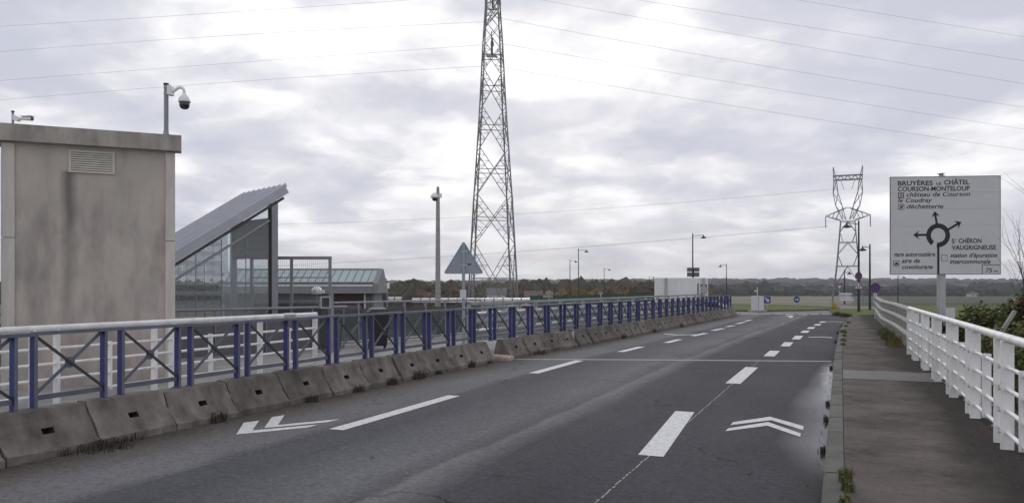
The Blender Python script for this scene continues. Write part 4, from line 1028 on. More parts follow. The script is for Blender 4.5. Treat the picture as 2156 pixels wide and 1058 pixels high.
# ------------------------------------------------------------------ small road signs near the roundabout
def disc(r, n=24): return [(r*math.cos(2*PI*i/n), r*math.sin(2*PI*i/n)) for i in range(n)]
def plate_at(parent, poly, y, z, m, nm, th=.012, x=0): return MB().prism(poly, 0, th, 0, Matrix.Translation((x,y,z)) @ XZ).build(nm, M_[m], parent)
def ringpoly(parent, ro, ri, y, z, m, nm, th=.006, n=28):
    mb = MB(); vs = []
    for yy in (y, y-th):
        for r in (ro, ri): vs += [(r*math.cos(2*PI*i/n), yy, z+r*math.sin(2*PI*i/n)) for i in range(n)]
    fs = []
    for i in range(n):
        j = (i+1)%n; fs += [(2*n+i,3*n+i,3*n+j,2*n+j),(i,j,n+j,n+i),(i,2*n+i,2*n+j,j),(n+i,n+j,3*n+j,3*n+i)]
    mb.add(vs, fs); return mb.build(nm, M_[m], parent)
def no_parking():
    Y = 40.0; p = at(1842,605,Y); r = thing('no_parking_sign', 'round blue no parking sign with red rim above a small white plate', 'road sign', (p.x,Y,T(p.x,Y)-.1)); z = p.z-r.location.z; R0 = 10.2/FPX*Y
    MB().tube([(0,0,0),(0,0,z+.2)], .03, 8).build('post', M_['steel'], r)
    plate_at(r, disc(R0), -.035, z, 'sign_blue', 'sign_plate'); ringpoly(r, R0, R0*.74, -.047, z, 'sign_red', 'red_rim')
    mb = MB(); mb.beam((-R0*.5,-.050,z+R0*.5),(R0*.5,-.050,z-R0*.5),.006,.05); mb.build('red_bar', M_['sign_red'], r)
    MB().bbox((-.085,-.05,z-R0-.36),(.085,-.035,z-R0-.06), .004).build('arrow_plate', M_['sign_white'], r)
    plate_at(r, [(-.012,-.11),(.012,-.11),(.012,.03),(.05,.03),(0,.1),(-.05,.03),(-.012,.03)], -.051, z-R0-.21, 'sign_black', 'arrow_symbol', .002)
no_parking()
def stop_and_children():
    Y = 50.2; p = at(1807.5,580,Y); r = thing('round_sign', 'dark red and blue round no stopping sign on the lamp post', 'road sign', (p.x,Y,p.z-.3)); R0 = 7.6/FPX*Y
    MB().box((-.05,.0,.1),(.05,.1,.5)).build('bracket', M_['lamp_black'], r)
    plate_at(r, disc(R0), -.01, .3, 'sign_blue', 'sign_plate'); ringpoly(r, R0, R0*.70, -.022, .3, 'sign_red', 'red_rim')
    for a in (1,-1):
        mb = MB(); mb.beam((-R0*.55*a,-.025-.004*(a+1),.3+R0*.55),(R0*.55*a,-.025-.004*(a+1),.3-R0*.55),.006,.05); mb.build('red_bar', M_['sign_red'], r)
    p = at(1807.5,609,Y); r = thing('children_sign', 'white triangular warning sign with two running children under the round sign', 'road sign', (p.x,Y,p.z-.1)); w = 20/FPX*Y
    MB().box((-.04,.0,.05),(.04,.1,.5)).build('bracket', M_['lamp_black'], r)
    plate_at(r, rtri(w,.07), -.01, .1, 'sign_white', 'sign_plate')
    pts = rtri(w,.07); inn = [(x*.80,.05+z*.80) for x,z in pts]; n = len(pts); mb = MB(); y = -.0235
    mb.add([(x,y,.1+z) for x,z in pts]+[(x,y,.1+z) for x,z in inn], [(i,(i+1)%n,n+(i+1)%n,n+i) for i in range(n)]); mb.build('red_rim', M_['sign_red'], r)
    for x, h in ((-.08,.20),(.05,.25)):
        mb = MB(); y = -.025; mb.prism(disc(.026,10), 0, .002, 0, Matrix.Translation((x,y,.12+h+.03)) @ XZ)
        mb.beam((x,y,.12+h),(x+.01,y,.12+h*.5),.002,.035,0,(1,0,0)); mb.beam((x+.01,y,.12+h*.5),(x-.05,y,.13),.002,.02,0,(1,0,0)); mb.beam((x+.01,y,.12+h*.5),(x+.05,y,.14),.002,.02,0,(1,0,0)); mb.beam((x-.05,y,.12+h*.8),(x+.06,y,.12+h*.7),.002,.016,0,(0,0,1))
        mb.build('figure_symbol', M_['sign_black'], r)
stop_and_children()
def give_way():
    Y = 58.0; p = at(1767,597,Y); r = thing('give_way_sign', 'upside down red and white triangle sign on a thin post at the roundabout', 'road sign', (p.x,Y,.0)); w = 15.5/FPX*Y; h = w*.88
    MB().tube([(0,0,0),(0,0,p.z)], .03, 8).build('post', M_['steel'], r)
    flip = Matrix.Translation((0,-.04,p.z)) @ Matrix.Rotation(PI,4,'Y') @ XZ
    MB().prism(rtri(w,.07), 0, .01, 0, flip).build('sign_plate', M_['sign_white'], r)
    pts = rtri(w,.07); inn = [(x*.62,.10+z*.62) for x,z in pts]; n = len(pts); mb = MB()
    mb.add([(x,-.053,p.z-z) for x,z in pts]+[(x,-.053,p.z-z) for x,z in inn], [(i,n+i,n+(i+1)%n,(i+1)%n) for i in range(n)]); mb.build('red_rim', M_['sign_red'], r)
    # finger boards on a post of their own behind
    Y = 61.0; p = at(1767,636,Y); r = thing('finger_post', 'post with pale direction boards below the give way sign', 'road sign', (p.x,Y,-.05))
    MB().tube([(0,0,0),(0,0,zat(612,Y))], .04, 8).build('post', M_['steel'], r)
    for z, w_, m in ((617,.9,'sign_white'),(623.5,.85,'sign_white'),(629,1.0,'sign_white')):
        zz = zat(z,Y); MB().prism([(0,-.09),(w_,-.09),(w_+.15,0),(w_,.09),(0,.09)], 0, .03, 0, Matrix.Translation((0,-.04,zz)) @ XZ).build('finger_board', M_[m], r)
give_way()
def arrow_signs():
    Y = 55.0
    p = at(1677,630,Y); s_, t_ = st(p.x, Y); r = thing('keep_right_sign', 'round blue sign with white right arrow on the roundabout island', 'road sign', (p.x,Y,.1)); z = p.z-.1; R0 = 6.6/FPX*Y
    MB().tube([(0,0,0),(0,0,z)], .03, 8).build('post', M_['steel'], r)
    plate_at(r, disc(R0), -.035, z, 'sign_blue', 'sign_plate')
    plate_at(r, [(-.13,-.03),(.03,-.03),(.03,-.09),(.15,0),(.03,.09),(.03,.03),(-.13,.03)], -.048, z, 'sign_white', 'arrow_symbol', .003)
    Y = 53.5; p = at(1615,631,Y); r = thing('lane_arrow_sign', 'square blue sign with white diagonal arrow beside the white cabinet', 'road sign', (p.x,Y,.05)); z = p.z-.05; a = 7/FPX*Y
    MB().tube([(0,0,0),(0,0,z)], .03, 8).build('post', M_['steel'], r)
    plate_at(r, [(-a,-a),(a,-a),(a,a),(-a,a)], -.035, z, 'sign_blue', 'sign_plate')
    q = Matrix.Translation((0,-.048,z)) @ Matrix.Rotation(math.radians(45),4,'Y') @ XZ
    MB().prism([(-.2,-.05),(.02,-.05),(.02,-.14),(.19,0),(.02,.14),(.02,.05),(-.2,.05)], 0, .003, 0, q).build('arrow_symbol', M_['sign_white'], r)
    Y = 52.5; p = at(1595,653,Y); r = thing('marker_cabinet', 'tall white boxed marker with a seam on the splitter island', 'traffic marker', (p.x,Y,.0)); k = Y/FPX
    MB().bbox((-11.5*k,-.18,.1),(-.2*k,.25,31.5*k+.05), .03).build('panel', M_['sign_white'], r); MB().bbox((.2*k,-.18,.1),(11.5*k,.25,31.5*k+.05), .03).build('panel', M_['sign_white'], r)
    MB().bbox((-16*k,-.4,.0),(16*k,.45,.11), .03).build('plinth', M_['slab'], r)
    MB().tube([(0,.05,31*k),(0,.05,52*k)], .03, 8).build('pole', M_['sign_white'], r)
    MB().bbox((-.19,-.02,42*k),(-.03,.12,45.5*k), .02).build('lamp_head', M_['sign_white'], r)
arrow_signs()
# give-way board and finger signs seen from behind, left of the plank sign
Y = 62.0; p = at(1265,620,Y); r = thing('triangle_back', 'pale inverted triangle sign seen from behind by the green screen', 'road sign', (p.x,Y,T(p.x,Y)-.05)); z = p.z-r.location.z
MB().tube([(0,0,0),(0,0,z+.2)], .03, 8).build('post', M_['steel'], r)
MB().prism(rtri(.42,.06), 0, .012, 0, Matrix.Translation((0,.045,z+.2)) @ Matrix.Rotation(PI,4,'Y') @ XZ).build('sign_plate', M_['sign_back'], r)
Y = 46.0; p = at(1156,640,Y); r = thing('finger_post', 'pale finger post with two boards right of the bus shelters', 'road sign', (p.x,Y,T(p.x,Y)-.05)); zz = zat(616,Y)-r.location.z
MB().box((-.04,-.04,0),(.04,.04,zz+.15)).build('post', M_['rail_grey'], r)
MB().bbox((-.36,-.07,zz-.28),(.22,-.041,zz-.14), .005).build('finger_board', M_['rail_grey'], r); MB().bbox((-.22,-.07,zz-.08),(.24,-.041,zz+.06), .005).build('finger_board', M_['rail_grey'], r)

# white notice panels hung behind the railing
for px, w_, lab in ((1079,.36,'white panel behind the blue railing just past the barrier gap'),(1107,.28,'narrow white panel with a red top behind the blue railing')):
    Y = 22.5 if px < 1100 else 23.4; p = at(px,690,Y); r = thing('notice_panel', lab, 'notice', (p.x,Y,.0))
    MB().box((-.02,.02,0),(.02,.06,1.2)).build('post', M_['steel'], r)
    MB().bbox((-w_/2,-.01,.52),(w_/2,.015,1.14), .005).build('panel', M_['sign_white'], r)
    if px > 1100: MB().box((-w_/2+.01,-.014,1.02),(w_/2-.01,-.0105,1.1)).build('red_band', M_['sign_red'], r)

# teal mesh fence and green wind screen behind
def teal_fence():
    a, b = at(985,700,29), at(1330,700,44); d = Vector((b.x-a.x,b.y-a.y,0)); n = 9; L_ = d.length
    root = thing('mesh_fence', 'teal grey picket fence behind the crash barrier', 'fence', (a.x,a.y,-.1), math.atan2(d.y,d.x))
    for i in range(n+1): MB().box((L_*i/n-.03,-.03,0),(L_*i/n+.03,.03,1.2)).build('post', M_['teal'], root)
    for z in (.12,1.1): MB().box((0,-.018,z),(L_,.018,z+.04)).build('rail', M_['teal'], root)
    pk = MB().box((-.014,-.01,.16),(.014,.01,1.1)).mesh('picket', M_['teal'])
    for i in range(110):
        x = L_*(i+.5)/110; put('picket', pk, root, loc=(x,0,0))
teal_fence()
def green_screen():
    pts = [(1118,622,60),(1190,622,62),(1285,618,64),(1325,614,66),(1375,616,68)]
    a = at(*pts[0]); root = thing('green_screen_fence', 'dark green wind screen fence on posts behind the crash barrier', 'fence', (a.x,a.y,T(a.x,a.y)-.1)); b0 = root.location
    for (p0,y0,Y0),(p1,y1,Y1) in zip(pts, pts[1:]):
        p, q = at(p0,y0,Y0)-b0, at(p1,y0 if p0 > 1280 else y1,Y1)-b0; n = 3
        for i in range(n):
            u, v = p.lerp(q, i/n), p.lerp(q, (i+1)/n); mb = MB(); mb.beam((u.x,u.y,(u.z-.3)/2),(v.x,v.y,(v.z-.3)/2),.02,(u.z+.3)); mb.build('screen_panel', M_['green_screen'], root)
            MB().box((u.x-.04,u.y-.06,-.5),(u.x+.04,u.y-.015,u.z+.03)).build('post', M_['dark_grey'], root)
green_screen()

# ------------------------------------------------------------------ buildings of the bus station
def station():
    Y = 74.0; k = Y/FPX; x0, x1 = (470-CX)*k, (787-CX)*k
    root = thing('station_building', 'low grey station building with a sloping row of skylights', 'building', (x0,Y,T(x0,Y)-.4)); zb = root.location.z
    W = x1-x0
    def z(py): return zat(py,Y)-zb
    def x(px): return (px-470)*k
    MB().box((0,.4,0),(W-.4,7,z(612))).build('wall', M_['wall_grey'], root)
    MB().box((x(697),.34,z(665)),(x(764),.399,z(613))).build('doorway', M_['door_red'], root)
    MB().box((x(766),.1,0),(x(769),.3,z(612))).build('column', M_['sign_white'], root)
    MB().box((x(700),.30,z(660)),(x(760),.335,z(642))).build('counter', M_['wall_grey'], root)
    MB().bbox((-.2,-.5,z(617)),(W+.0,.6,z(603)), .02).build('fascia', M_['fascia'], root)
    MB().bbox((-.2,-.55,z(603)+.01),(W+.0,.2,z(598)), .02).build('gutter', M_['sign_white'], root)
    yA, yB = .35, 2.2; zA, zB = z(594), z(567)+(2.2/FPX*37)
    n = 20; pw = W/n
    for i in range(n):
        a, b = i*pw+.03, (i+1)*pw-.03; lean = .22
        m = MB(); m.add([(a,yA,zA),(b,yA,zA),(b+lean,yB,zB),(a+lean,yB,zB),(a,yA+.05,zA-.03),(b,yA+.05,zA-.03),(b+lean,yB+.05,zB-.03),(a+lean,yB+.05,zB-.03)], [(0,1,2,3),(7,6,5,4),(0,4,5,1),(1,5,6,2),(2,6,7,3),(3,7,4,0)]); m.build('skylight_pane', M_['glass_sky'], root)
        m = MB(); m.beam((i*pw,yA,zA+.02),(i*pw+lean,yB,zB+.02),.055,.05); m.build('glazing_bar', M_['fascia'], root)
    MB().beam((-.2,yA-.03,zA),(W,yA-.03,zA),.08,.12).build('sill_bar', M_['fascia'], root); MB().beam((-.2,yB,zB+.03),(W+.3,yB,zB+.03),.12,.14).build('ridge_bar', M_['fascia'], root)
    m = MB(); g = [(-.5,z(617)),(-.5,z(596)),(yB,z(564)),(yB+.6,z(566)),(yB+3.2,z(617))]
    m.prism(g, W+.02, W+.5, 0, Matrix(((0,0,1,0),(1,0,0,0),(0,1,0,0),(0,0,0,1)))); m.build('gable_end', M_['fascia'], root)
    MB().box((.1,yB+.1,z(612)),(W-.2,6.9,zB-.2)).build('rear_roof', M_['fascia'], root)
    MB().box((W-.35,.6,0),(W-.05,5,z(617))).build('end_wall', M_['fascia'], root)
station()
def side_block():
    Y = 80.0; p = at(805,615,Y); r = thing('kiosk', 'small pale kiosk with a flue at the end of the station building', 'building', (p.x,Y,T(p.x,Y)-.3)); z = lambda py: zat(py,Y)-r.location.z
    MB().bbox((-.55,0,z(607)),(.5,1.5,z(595)), .02).build('upper_box', M_['plank'], r); MB().bbox((-.5,.05,0),(.4,1.4,z(607)-.01), .02).build('wall', M_['wall_grey'], r)
    MB().tube([(.15,.4,z(595)),(.15,.4,z(584))], .06, 8).build('flue', M_['dark_grey'], r); MB().lathe([(.28,0),(.28,.07),(.001,.2)], 10, c=(.15,.4,z(588))).build('flue_cap', M_['dark_grey'], r)
side_block()
def bus_shelter(label, px0, px1, py0, py1, Y, n, frame='dark_grey'):
    k = Y/FPX; x0 = (px0-CX)*k; W = (px1-px0)*k; zg = T(x0+W/2,Y)
    root = thing('bus_shelter', label, 'bus shelter', (x0,Y,zg-.1), 0, 'bus shelters of the station'); ztop, zlow = zat(py0,Y)-zg+.1, zat(py1,Y)-zg+.1
    arc = [(-.0,zlow),(.10,zlow+(ztop-zlow)*.55),(.30,zlow+(ztop-zlow)*.88),(.65,ztop),(1.1,ztop-.02),(1.6,ztop-.2)]
    for i in range(n):
        a, b = W*i/n+.02, W*(i+1)/n-.02
        m = MB(); vs = [(x,y,z) for x in (a,b) for y,z in arc]+[(x,y,z-.02) for x in (a,b) for y,z in arc]; q = len(arc)
        m.add(vs, [(j,q+j,q+j+1,j+1) for j in range(q-1)]+[(2*q+j,2*q+j+1,3*q+j+1,3*q+j) for j in range(q-1)]); m.build('vault_panel', M_['vault'], root)
    for i in range(n+1):
        m = MB(); m.tube([(W*i/n,y,z+.01) for y,z in arc], .055, 6); m.build('rib', M_[frame], root)
    m = MB(); m.beam((0,-.02,zlow-.05),(W,-.02,zlow-.05),.06,.12); m.build('eaves_beam', M_[frame], root)
    for i in range(0, n+1, 2): MB().box((W*i/n-.04,.6,0),(W*i/n+.04,.68,zlow)).build('post', M_[frame], root)
    for i in range(0, n, 2): MB().box((W*i/n+.1,.9,.5),(W*min(n,i+2)/n-.1,.915,zlow-.25)).build('glass_pane', M_['glass_clear'], root)
    MB().box((.1,.95,0),(W-.1,1.05,.45)).build('bench_wall', M_['wall_grey'], root)
bus_shelter('long bus shelter with a pale barrel vault roof behind the triangular sign', 866, 1117, 627, 636.5, 88, 13)
bus_shelter('short bus shelter with a reddish frame right of the station building', 783, 846, 624.5, 632, 86, 4, 'tile')
def house(label, px, py_top, py_base, w_px, Y, roof='tile'):
    k = Y/FPX; p = at(px,py_base,Y); r = thing('house', label, 'house', (p.x,Y,T(p.x,Y)-.3)); W = w_px*k; zt = zat(py_top,Y)-r.location.z; ze = zt*.62
    MB().box((-W/2,0,0),(W/2,7,ze)).build('wall', M_['render_wall'], r)
    m = MB(); m.add([(-W/2-.4,-.4,ze),(W/2+.4,-.4,ze),(W/2+.4,7.4,ze),(-W/2-.4,7.4,ze),(-W/2-.4,3.5,zt),(W/2+.4,3.5,zt)], [(0,1,5,4),(2,3,4,5),(1,2,5),(3,0,4),(3,2,1,0)]); rf = m.build('roof', M_[roof], r)
    MB().box((W*.2,2.8,zt-.4),(W*.2+.6,3.4,zt+.6)).build('chimney', M_['tile'], rf)
    for i in range(max(2,int(W/3))): MB().box((-W/2+1+i*3,-.03,ze*.35),(-W/2+2.1+i*3,-.001,ze*.8)).build('window', M_['glass_dark'], r)
house('long low house with tiled roof on the wooded slope right of the near pylon', 1124, 611.5, 626, 36, 300)
house('dark roofed house between the near pylon legs', 1045, 605, 622, 40, 330, 'wall_grey')
house('pale distant house among the trees under the direction sign', 2052, 614, 622, 14, 640)

# ------------------------------------------------------------------ white car behind the barrier
def car():
    Y = 60.0; p = at(1484,632,Y); r = thing('white_car', 'white car almost hidden behind the blue railing by the plank sign', 'car', (p.x,Y,p.z-1.46), -.25)
    prof = [(-1.95,.30),(-2.0,.62),(-1.9,.80),(-1.25,.92),(-.65,1.36),(-.1,1.46),(.75,1.44),(1.45,1.08),(1.95,.98),(2.02,.60),(1.95,.30)]
    m = MB(); vs = []; n = len(prof)
    for y, sh in ((-.78,0),(-.6,.05),(.6,.05),(.78,0)):
        for x, z in prof:
            tuck = .10*max(0,(z-.9)/.5) if abs(y) > .7 else 0
            vs.append((x, y*(1-tuck), z+(sh*.5 if z > .5 else 0)))
    m.add(vs, [(a*n+i,(a+1)*n+i,(a+1)*n+(i+1)%n,a*n+(i+1)%n) for a in range(3) for i in range(n)], 0, True)
    m.add(vs[:n], [tuple(range(n))]); m.add(vs[3*n:], [tuple(range(n-1,-1,-1))]); m.build('body', M_['car_white'], r)
    for y in (-.755,.755):
        MB().prism([(-1.0,.95),(-.55,1.30),(-.05,1.38),(.7,1.36),(1.2,1.05),(1.2,.95)], -.01, .01, 0, Matrix.Translation((0,y,0)) @ XZ).build('side_window', M_['glass_dark'], r)
        for x in (-1.25,1.25):
            w = MB().tube([(x,y-.09,.31),(x,y+.09,.31)], .31, 18).build('wheel', M_['tyre'], r); MB().tube([(x,y-.095,.31),(x,y+.095,.31)], .19, 12).build('rim', M_['steel'], w)
    m = MB(); m.beam((-1.2,0,.965),(-.66,0,1.385),1.2,.012); m.build('windscreen', M_['glass_dark'], r)
car()

# ------------------------------------------------------------------ pylons
def lattice(root, nodes, w0, w1, h0, h1, *_): pass
def pylon_near():
    Y = 128.0; cxp = 1037; b = at(cxp,626,Y); zg = T(b.x,Y)
    root = thing('lattice_pylon', 'tall lattice power pylon running out of the top of the picture', 'pylon', (b.x,Y,zg-.3), math.radians(9)); zb = root.location.z
    k = Y/FPX
    def w_at(z): return interp([(0,7.5),(zat(413,Y)-zb,5.55),(zat(230,Y)-zb,3.85),(zat(95,Y)-zb,2.9),(zat(0,Y)-zb,2.0),(66,1.2)], z)
    def zz(py): return zat(py,Y)-zb
    lv = [0, zz(515), zz(413), zz(316), zz(229), zz(150), zz(94), zz(52), zz(18), zz(-15), zz(-45), zz(-75), zz(-105), zz(-140)]
    C4 = [(-1,-1),(1,-1),(1,1),(-1,1)]
    def cor(i, z): h = w_at(z)/2; return Vector((C4[i][0]*h, C4[i][1]*h, z))
    for i in range(4):
        mb = MB()
        for a, c in zip(lv, lv[1:]): t_ = .26 if c < 20 else .20; mb.beam(cor(i,a), cor(i,c), t_*.75, t_*.75)
        mb.build('leg', M_['lattice'], root)
        MB().bbox((cor(i,0).x-.6,cor(i,0).y-.6,-.4),(cor(i,0).x+.6,cor(i,0).y+.6,.35), .05).build('footing', M_['concrete'], root)
    for n_, (a, c) in enumerate(zip(lv, lv[1:])):
        for i in range(4):
            j = (i+1)%4; A, B, C_, D = cor(i,a), cor(j,a), cor(i,c), cor(j,c)
            th = .105 if n_ < 5 else .085
            MB().beam(A, D, th, th).build('brace', M_['lattice'], root); MB().beam(B, C_, th, th).build('brace', M_['lattice'], root)
            X = (A+D+B+C_)/4
            # crossing height of the diagonals
            wa, wc = (B-A).length, (D-C_).length; zc = a+(c-a)*wa/(wa+wc); u = (zc-a)/(c-a)
            l, r_ = A.lerp(C_,u), B.lerp(D,u)
            if n_ < 6: MB().beam(l, r_, .11, .11).build('horizontal', M_['lattice'], root)
            if n_ < 6:                                                  # secondary bracing in the corners
                mid = (l+r_)/2; mb = MB()
                for q in (.33,.62):
                    for P0, P1, leg0, leg1 in ((A,mid,A,l),(B,mid,B,r_),(C_,mid,C_,l),(D,mid,D,r_)):
                        mb.beam(P0.lerp(P1,q), leg0.lerp(leg1,q), .065, .065); mb.beam(P0.lerp(P1,q), leg0.lerp(leg1,min(1,q+.34)), .06, .06)
                stuff(mb.build('secondary_bracing', M_['lattice'], root))
    # cross-arms reach towards and away from the road; strings hang near their roots
    for sgn, py, ln in ((-1,42,7.5),(1,20,8.5),(-1,-60,8.5),(1,-60,8.5),(-1,-105,5),(1,-105,5)):
        z = zz(py); h = w_at(z)/2; tip = Vector((0,sgn*(h+ln),z+.2)); mb = MB()
        for x in (-1,1):
            mb.beam((x*h,sgn*h,z),tip,.10,.10); mb.beam((x*h,sgn*h,z+2.2),tip,.10,.10)
            for q in (.3,.6):
                mb.beam(Vector((x*h,sgn*h,z)).lerp(tip,q), Vector((x*h,sgn*h,z+2.2)).lerp(tip,q), .06,.06)
        for q in (.25,.5,.75): mb.beam(Vector((-h,sgn*h,z)).lerp(tip,q), Vector((h,sgn*h,z)).lerp(tip,q), .06,.06)
        mb.build('cross_arm', M_['lattice'], root)
    for px, y0, y1, yo in ((1027,15,49,-6.0),(1045,62,95,6.0),(1026,104,144,-6.0)):
        x = (px-cxp)*k; m = MB(); z0, z1 = zz(y0), zz(y1)
        m.lathe([(.05,z0)]+[(r_,z0-(z0-z1-.3)*(i+.5)/14) for i in range(14) for r_ in (.16,.09)]+[(.05,z1+.3)], 8, c=(x,yo,0)); s_ = m.build('insulator', M_['lattice'], root)
        MB().box((x-.9,yo-.06,z1),(x+.9,yo+.06,z1+.18)).build('yoke', M_['lattice'], s_)
        a = MB(); a.beam((x,yo,z0),(0,(w_at(z0)/2)*(-1 if yo < 0 else 1),z0+.1),.12,.12); a.build('hanger_arm', M_['lattice'], root)
pylon_near()

def pylon_far():
    Y = 225.0; k = Y/FPX; b = at(1785,640,Y); zg = T(b.x,Y)
    root = thing('lattice_pylon', 'distant lattice pylon with a narrow waist and cat head top near the road end', 'pylon', (b.x,Y,zg-.3), math.radians(-24)); zb = root.location.z
    def zz(py): return zat(py,Y)-zb
    def bar(nm, p, q, w=.2): MB().beam(p, q, w, w).build(nm, M_['lattice'], root)
    tops = [(0,4.3),(zz(560),2.9),(zz(510),2.35),(zz(466),1.9)]
    C4 = [(-1,-1),(1,-1),(1,1),(-1,1)]
    def cor(i, lv): z, h = lv; return Vector((C4[i][0]*h, C4[i][1]*h, z))
    for i in range(4):
        for a, c in zip(tops, tops[1:]): bar('leg', cor(i,a), cor(i,c), .20)
    for a, c in zip(tops, tops[1:]):
        for i in range(4):
            j = (i+1)%4; mid_hi = (cor(i,c)+cor(j,c))/2
            A, B, C_, D = cor(i,a), cor(j,a), cor(i,c), cor(j,c)
            bar('horizontal', C_, D, .15)
            l, r_ = A.lerp(C_,.5), B.lerp(D,.5); m_lo, m_hi = (A+B)/2, (C_+D)/2
            bar('brace', m_hi, l, .13); bar('brace', m_hi, r_, .13)
            bar('brace', l, A.lerp(B,.25) if a[0] > 0 else A, .13); bar('brace', r_, B.lerp(A,.25) if a[0] > 0 else B, .13)
    # crossarm
    zc = zz(452); ln = 5.9
    for sgn in (-1,1):
        tip = Vector((sgn*ln,0,zc-.2))
        for y in (-1.9,1.9):
            bar('arm_member', (sgn*1.9,y,zz(466)+.4), tip, .17); bar('arm_member', (sgn*.6,y*.8,zc+1.9), tip, .17)
            for q in (.3,.55,.8): bar('arm_member', Vector((sgn*1.9,y,zz(466)+.4)).lerp(tip,q), Vector((sgn*.6,y*.8,zc+1.9)).lerp(tip,q), .10)
        bar('arm_member', (0,-1.7,zc+1.9), (sgn*.6,-1.5,zc+1.9), .17)
        MB().lathe([(.05,0)]+[(r_,-3.4*(i+.5)/10) for i in range(10) for r_ in (.15,.08)]+[(.05,-3.4)], 6, c=(tip.x,0,tip.z)).build('insulator', M_['lattice'], root)
        # cat head: two bowed lattice uprights, joined by a bridge
        path_in = [(sgn*.5,zz(462)),(sgn*1.5,zz(432)),(sgn*2.6,zz(405)),(sgn*3.0,zz(378))]
        path_out = [(sgn*1.4,zz(462)),(sgn*3.2,zz(432)),(sgn*3.9,zz(405)),(sgn*3.7,zz(378))]
        for y in (-.8,.8):
            for pth in (path_in, path_out):
                for p, q in zip(pth, pth[1:]): bar('horn_member', (p[0],y,p[1]), (q[0],y,q[1]), .19)
            for i in range(3):
                p, q = path_in[i], path_out[i+1]; bar('horn_lacing', (p[0],y,p[1]), (q[0],y,q[1]), .11)
                p, q = path_out[i], path_in[i+1]; bar('horn_lacing', (p[0],y,p[1]), (q[0],y,q[1]), .11)
        bar('peak', (sgn*3.0,0,zz(378)), (sgn*3.9,0,zz(350)), .22); bar('peak', (sgn*3.8,0,zz(378)), (sgn*3.9,0,zz(350)), .22)
    for y in (-.8,.8):
        bar('bridge_chord', (-3.8,y,zz(378)), (3.8,y,zz(378)), .22); bar('bridge_chord', (-3.8,y,zz(369)), (3.8,y,zz(369)), .2)
        for i in range(8):
            x0 = -3.8+i*.95; bar('bridge_lacing', (x0,y,zz(378 if i % 2 else 369)), (x0+.95,y,zz(369 if i % 2 else 378)), .11)
    for x in (-1.9,1.9): bar('v_string', (x,0,zz(378)), (x*.55,0,zz(398)), .12)
pylon_far()

# ------------------------------------------------------------------ power lines
def wire(label, pts, Ys, r=.020):
    """catenary-like cable through measured heights; real depth at each support"""
    n = 40; P3 = []
    (xa,ya),(xb,yb) = pts[0], pts[-1]
    A, B = at(xa,ya,Ys[0]), at(xb,yb,Ys[1]); sag = 0.0
    if len(pts) == 3:                                                   # sag from the middle reading
        xm, ym = pts[1]; best = None
        for i in range(1, 400):
            u = i/400; q = A.lerp(B,u); px = CX+FPX*q.x/q.y
            if best is None or abs(px-xm) < best[0]: best = (abs(px-xm), u, q)
        u, q = best[1], best[2]; sag = (q.z-zat(ym,q.y))/(4*u*(1-u))
    mid = [A.lerp(B,i/n)-Vector((0,0,sag*4*(i/n)*(1-i/n))) for i in range(n+1)]
    o0 = mid[0].copy(); mb = MB(); mb.tube([p-o0 for p in mid], r, 5, 0, False)
    o = mb.build('power_line', M_['wire'], None, loc=o0); return tag(o, label, 'power line', 'power lines')
wire('topmost visible power line left of the near pylon', [(-260,70),(420,30),(1033,-12)], (150,121))
wire('second power line from the top left of the near pylon', [(-260,131),(420,79),(1028,46)], (150,134))
wire('third power line from the top left of the near pylon', [(-260,190),(500,132),(1024,94)], (150,134))
wire('lowest power line on the left ending at the near pylon', [(-260,234),(500,172),(1024,139)], (150,121))
wire('lowest power line running right from the near pylon', [(1044,140),(1740,254),(2420,352)], (121,150))
wire('second lowest power line running right from the near pylon', [(1048,91),(1740,206),(2420,312)], (134,150))
wire('third lowest power line running right from the near pylon', [(1044,37),(1740,161),(2420,262)], (121,150))
wire('fourth lowest power line running right above the far pylon', [(1044,-17),(1740,106),(2420,220)], (134,150))
wire('second highest power line in the upper right sky', [(1044,-48),(1740,63.5),(2420,168)], (121,150))
wire('highest power line crossing the upper right corner of the sky', [(1044,-106),(1872,32),(2420,120)], (134,150))
wire('upper faint power line coming from the far pylon to the left', [(1762,397),(1078,451),(200,472)], (225,330), .035)
wire('lower power line from the far pylon arm across the lamps', [(1744,476),(1078,530),(200,572)], (225,330), .05)

# ------------------------------------------------------------------ woods, shrubs and weeds
def set_col(o, cols, m):
    me = o.data; ca = me.color_attributes.new('tone', 'FLOAT_COLOR', 'POINT'); ca.data.foreach_set('color', [c for q in cols for c in (*q, 1.0)])
def tone_mat():
    m = bpy.data.materials.new('tree_tone'); m.use_nodes = True; N = m.node_tree.nodes; L = m.node_tree.links; b = N['Principled BSDF']; b.inputs['Roughness'].default_value = .95; b.inputs['Specular IOR Level'].default_value = .1
    a = N.new('ShaderNodeAttribute'); a.attribute_name = 'tone'; tc = N.new('ShaderNodeTexCoord'); nz = N.new('ShaderNodeTexNoise'); nz.inputs['Scale'].default_value = .6; nz.inputs['Detail'].default_value = 6; L.new(tc.outputs['Object'], nz.inputs['Vector'])
    mr = N.new('ShaderNodeMapRange'); mr.inputs[1].default_value = .3; mr.inputs[2].default_value = .7; mr.inputs[3].default_value = .6; mr.inputs[4].default_value = 1.4; L.new(nz.outputs['Fac'], mr.inputs[0])
    vm = N.new('ShaderNodeVectorMath'); vm.operation = 'SCALE'; L.new(a.outputs['Color'], vm.inputs[0]); L.new(mr.outputs[0], vm.inputs['Scale']); L.new(vm.outputs[0], b.inputs['Base Color']); return m
M_['tone'] = tone_mat()
import bmesh
def ico(sub):
    bm = bmesh.new(); bmesh.ops.create_icosphere(bm, subdivisions=sub, radius=1.0); bm.verts.ensure_lookup_table()
    v = [x.co.copy() for x in bm.verts]; f = [tuple(q.index for q in p.verts) for p in bm.faces]; bm.free(); return v, f
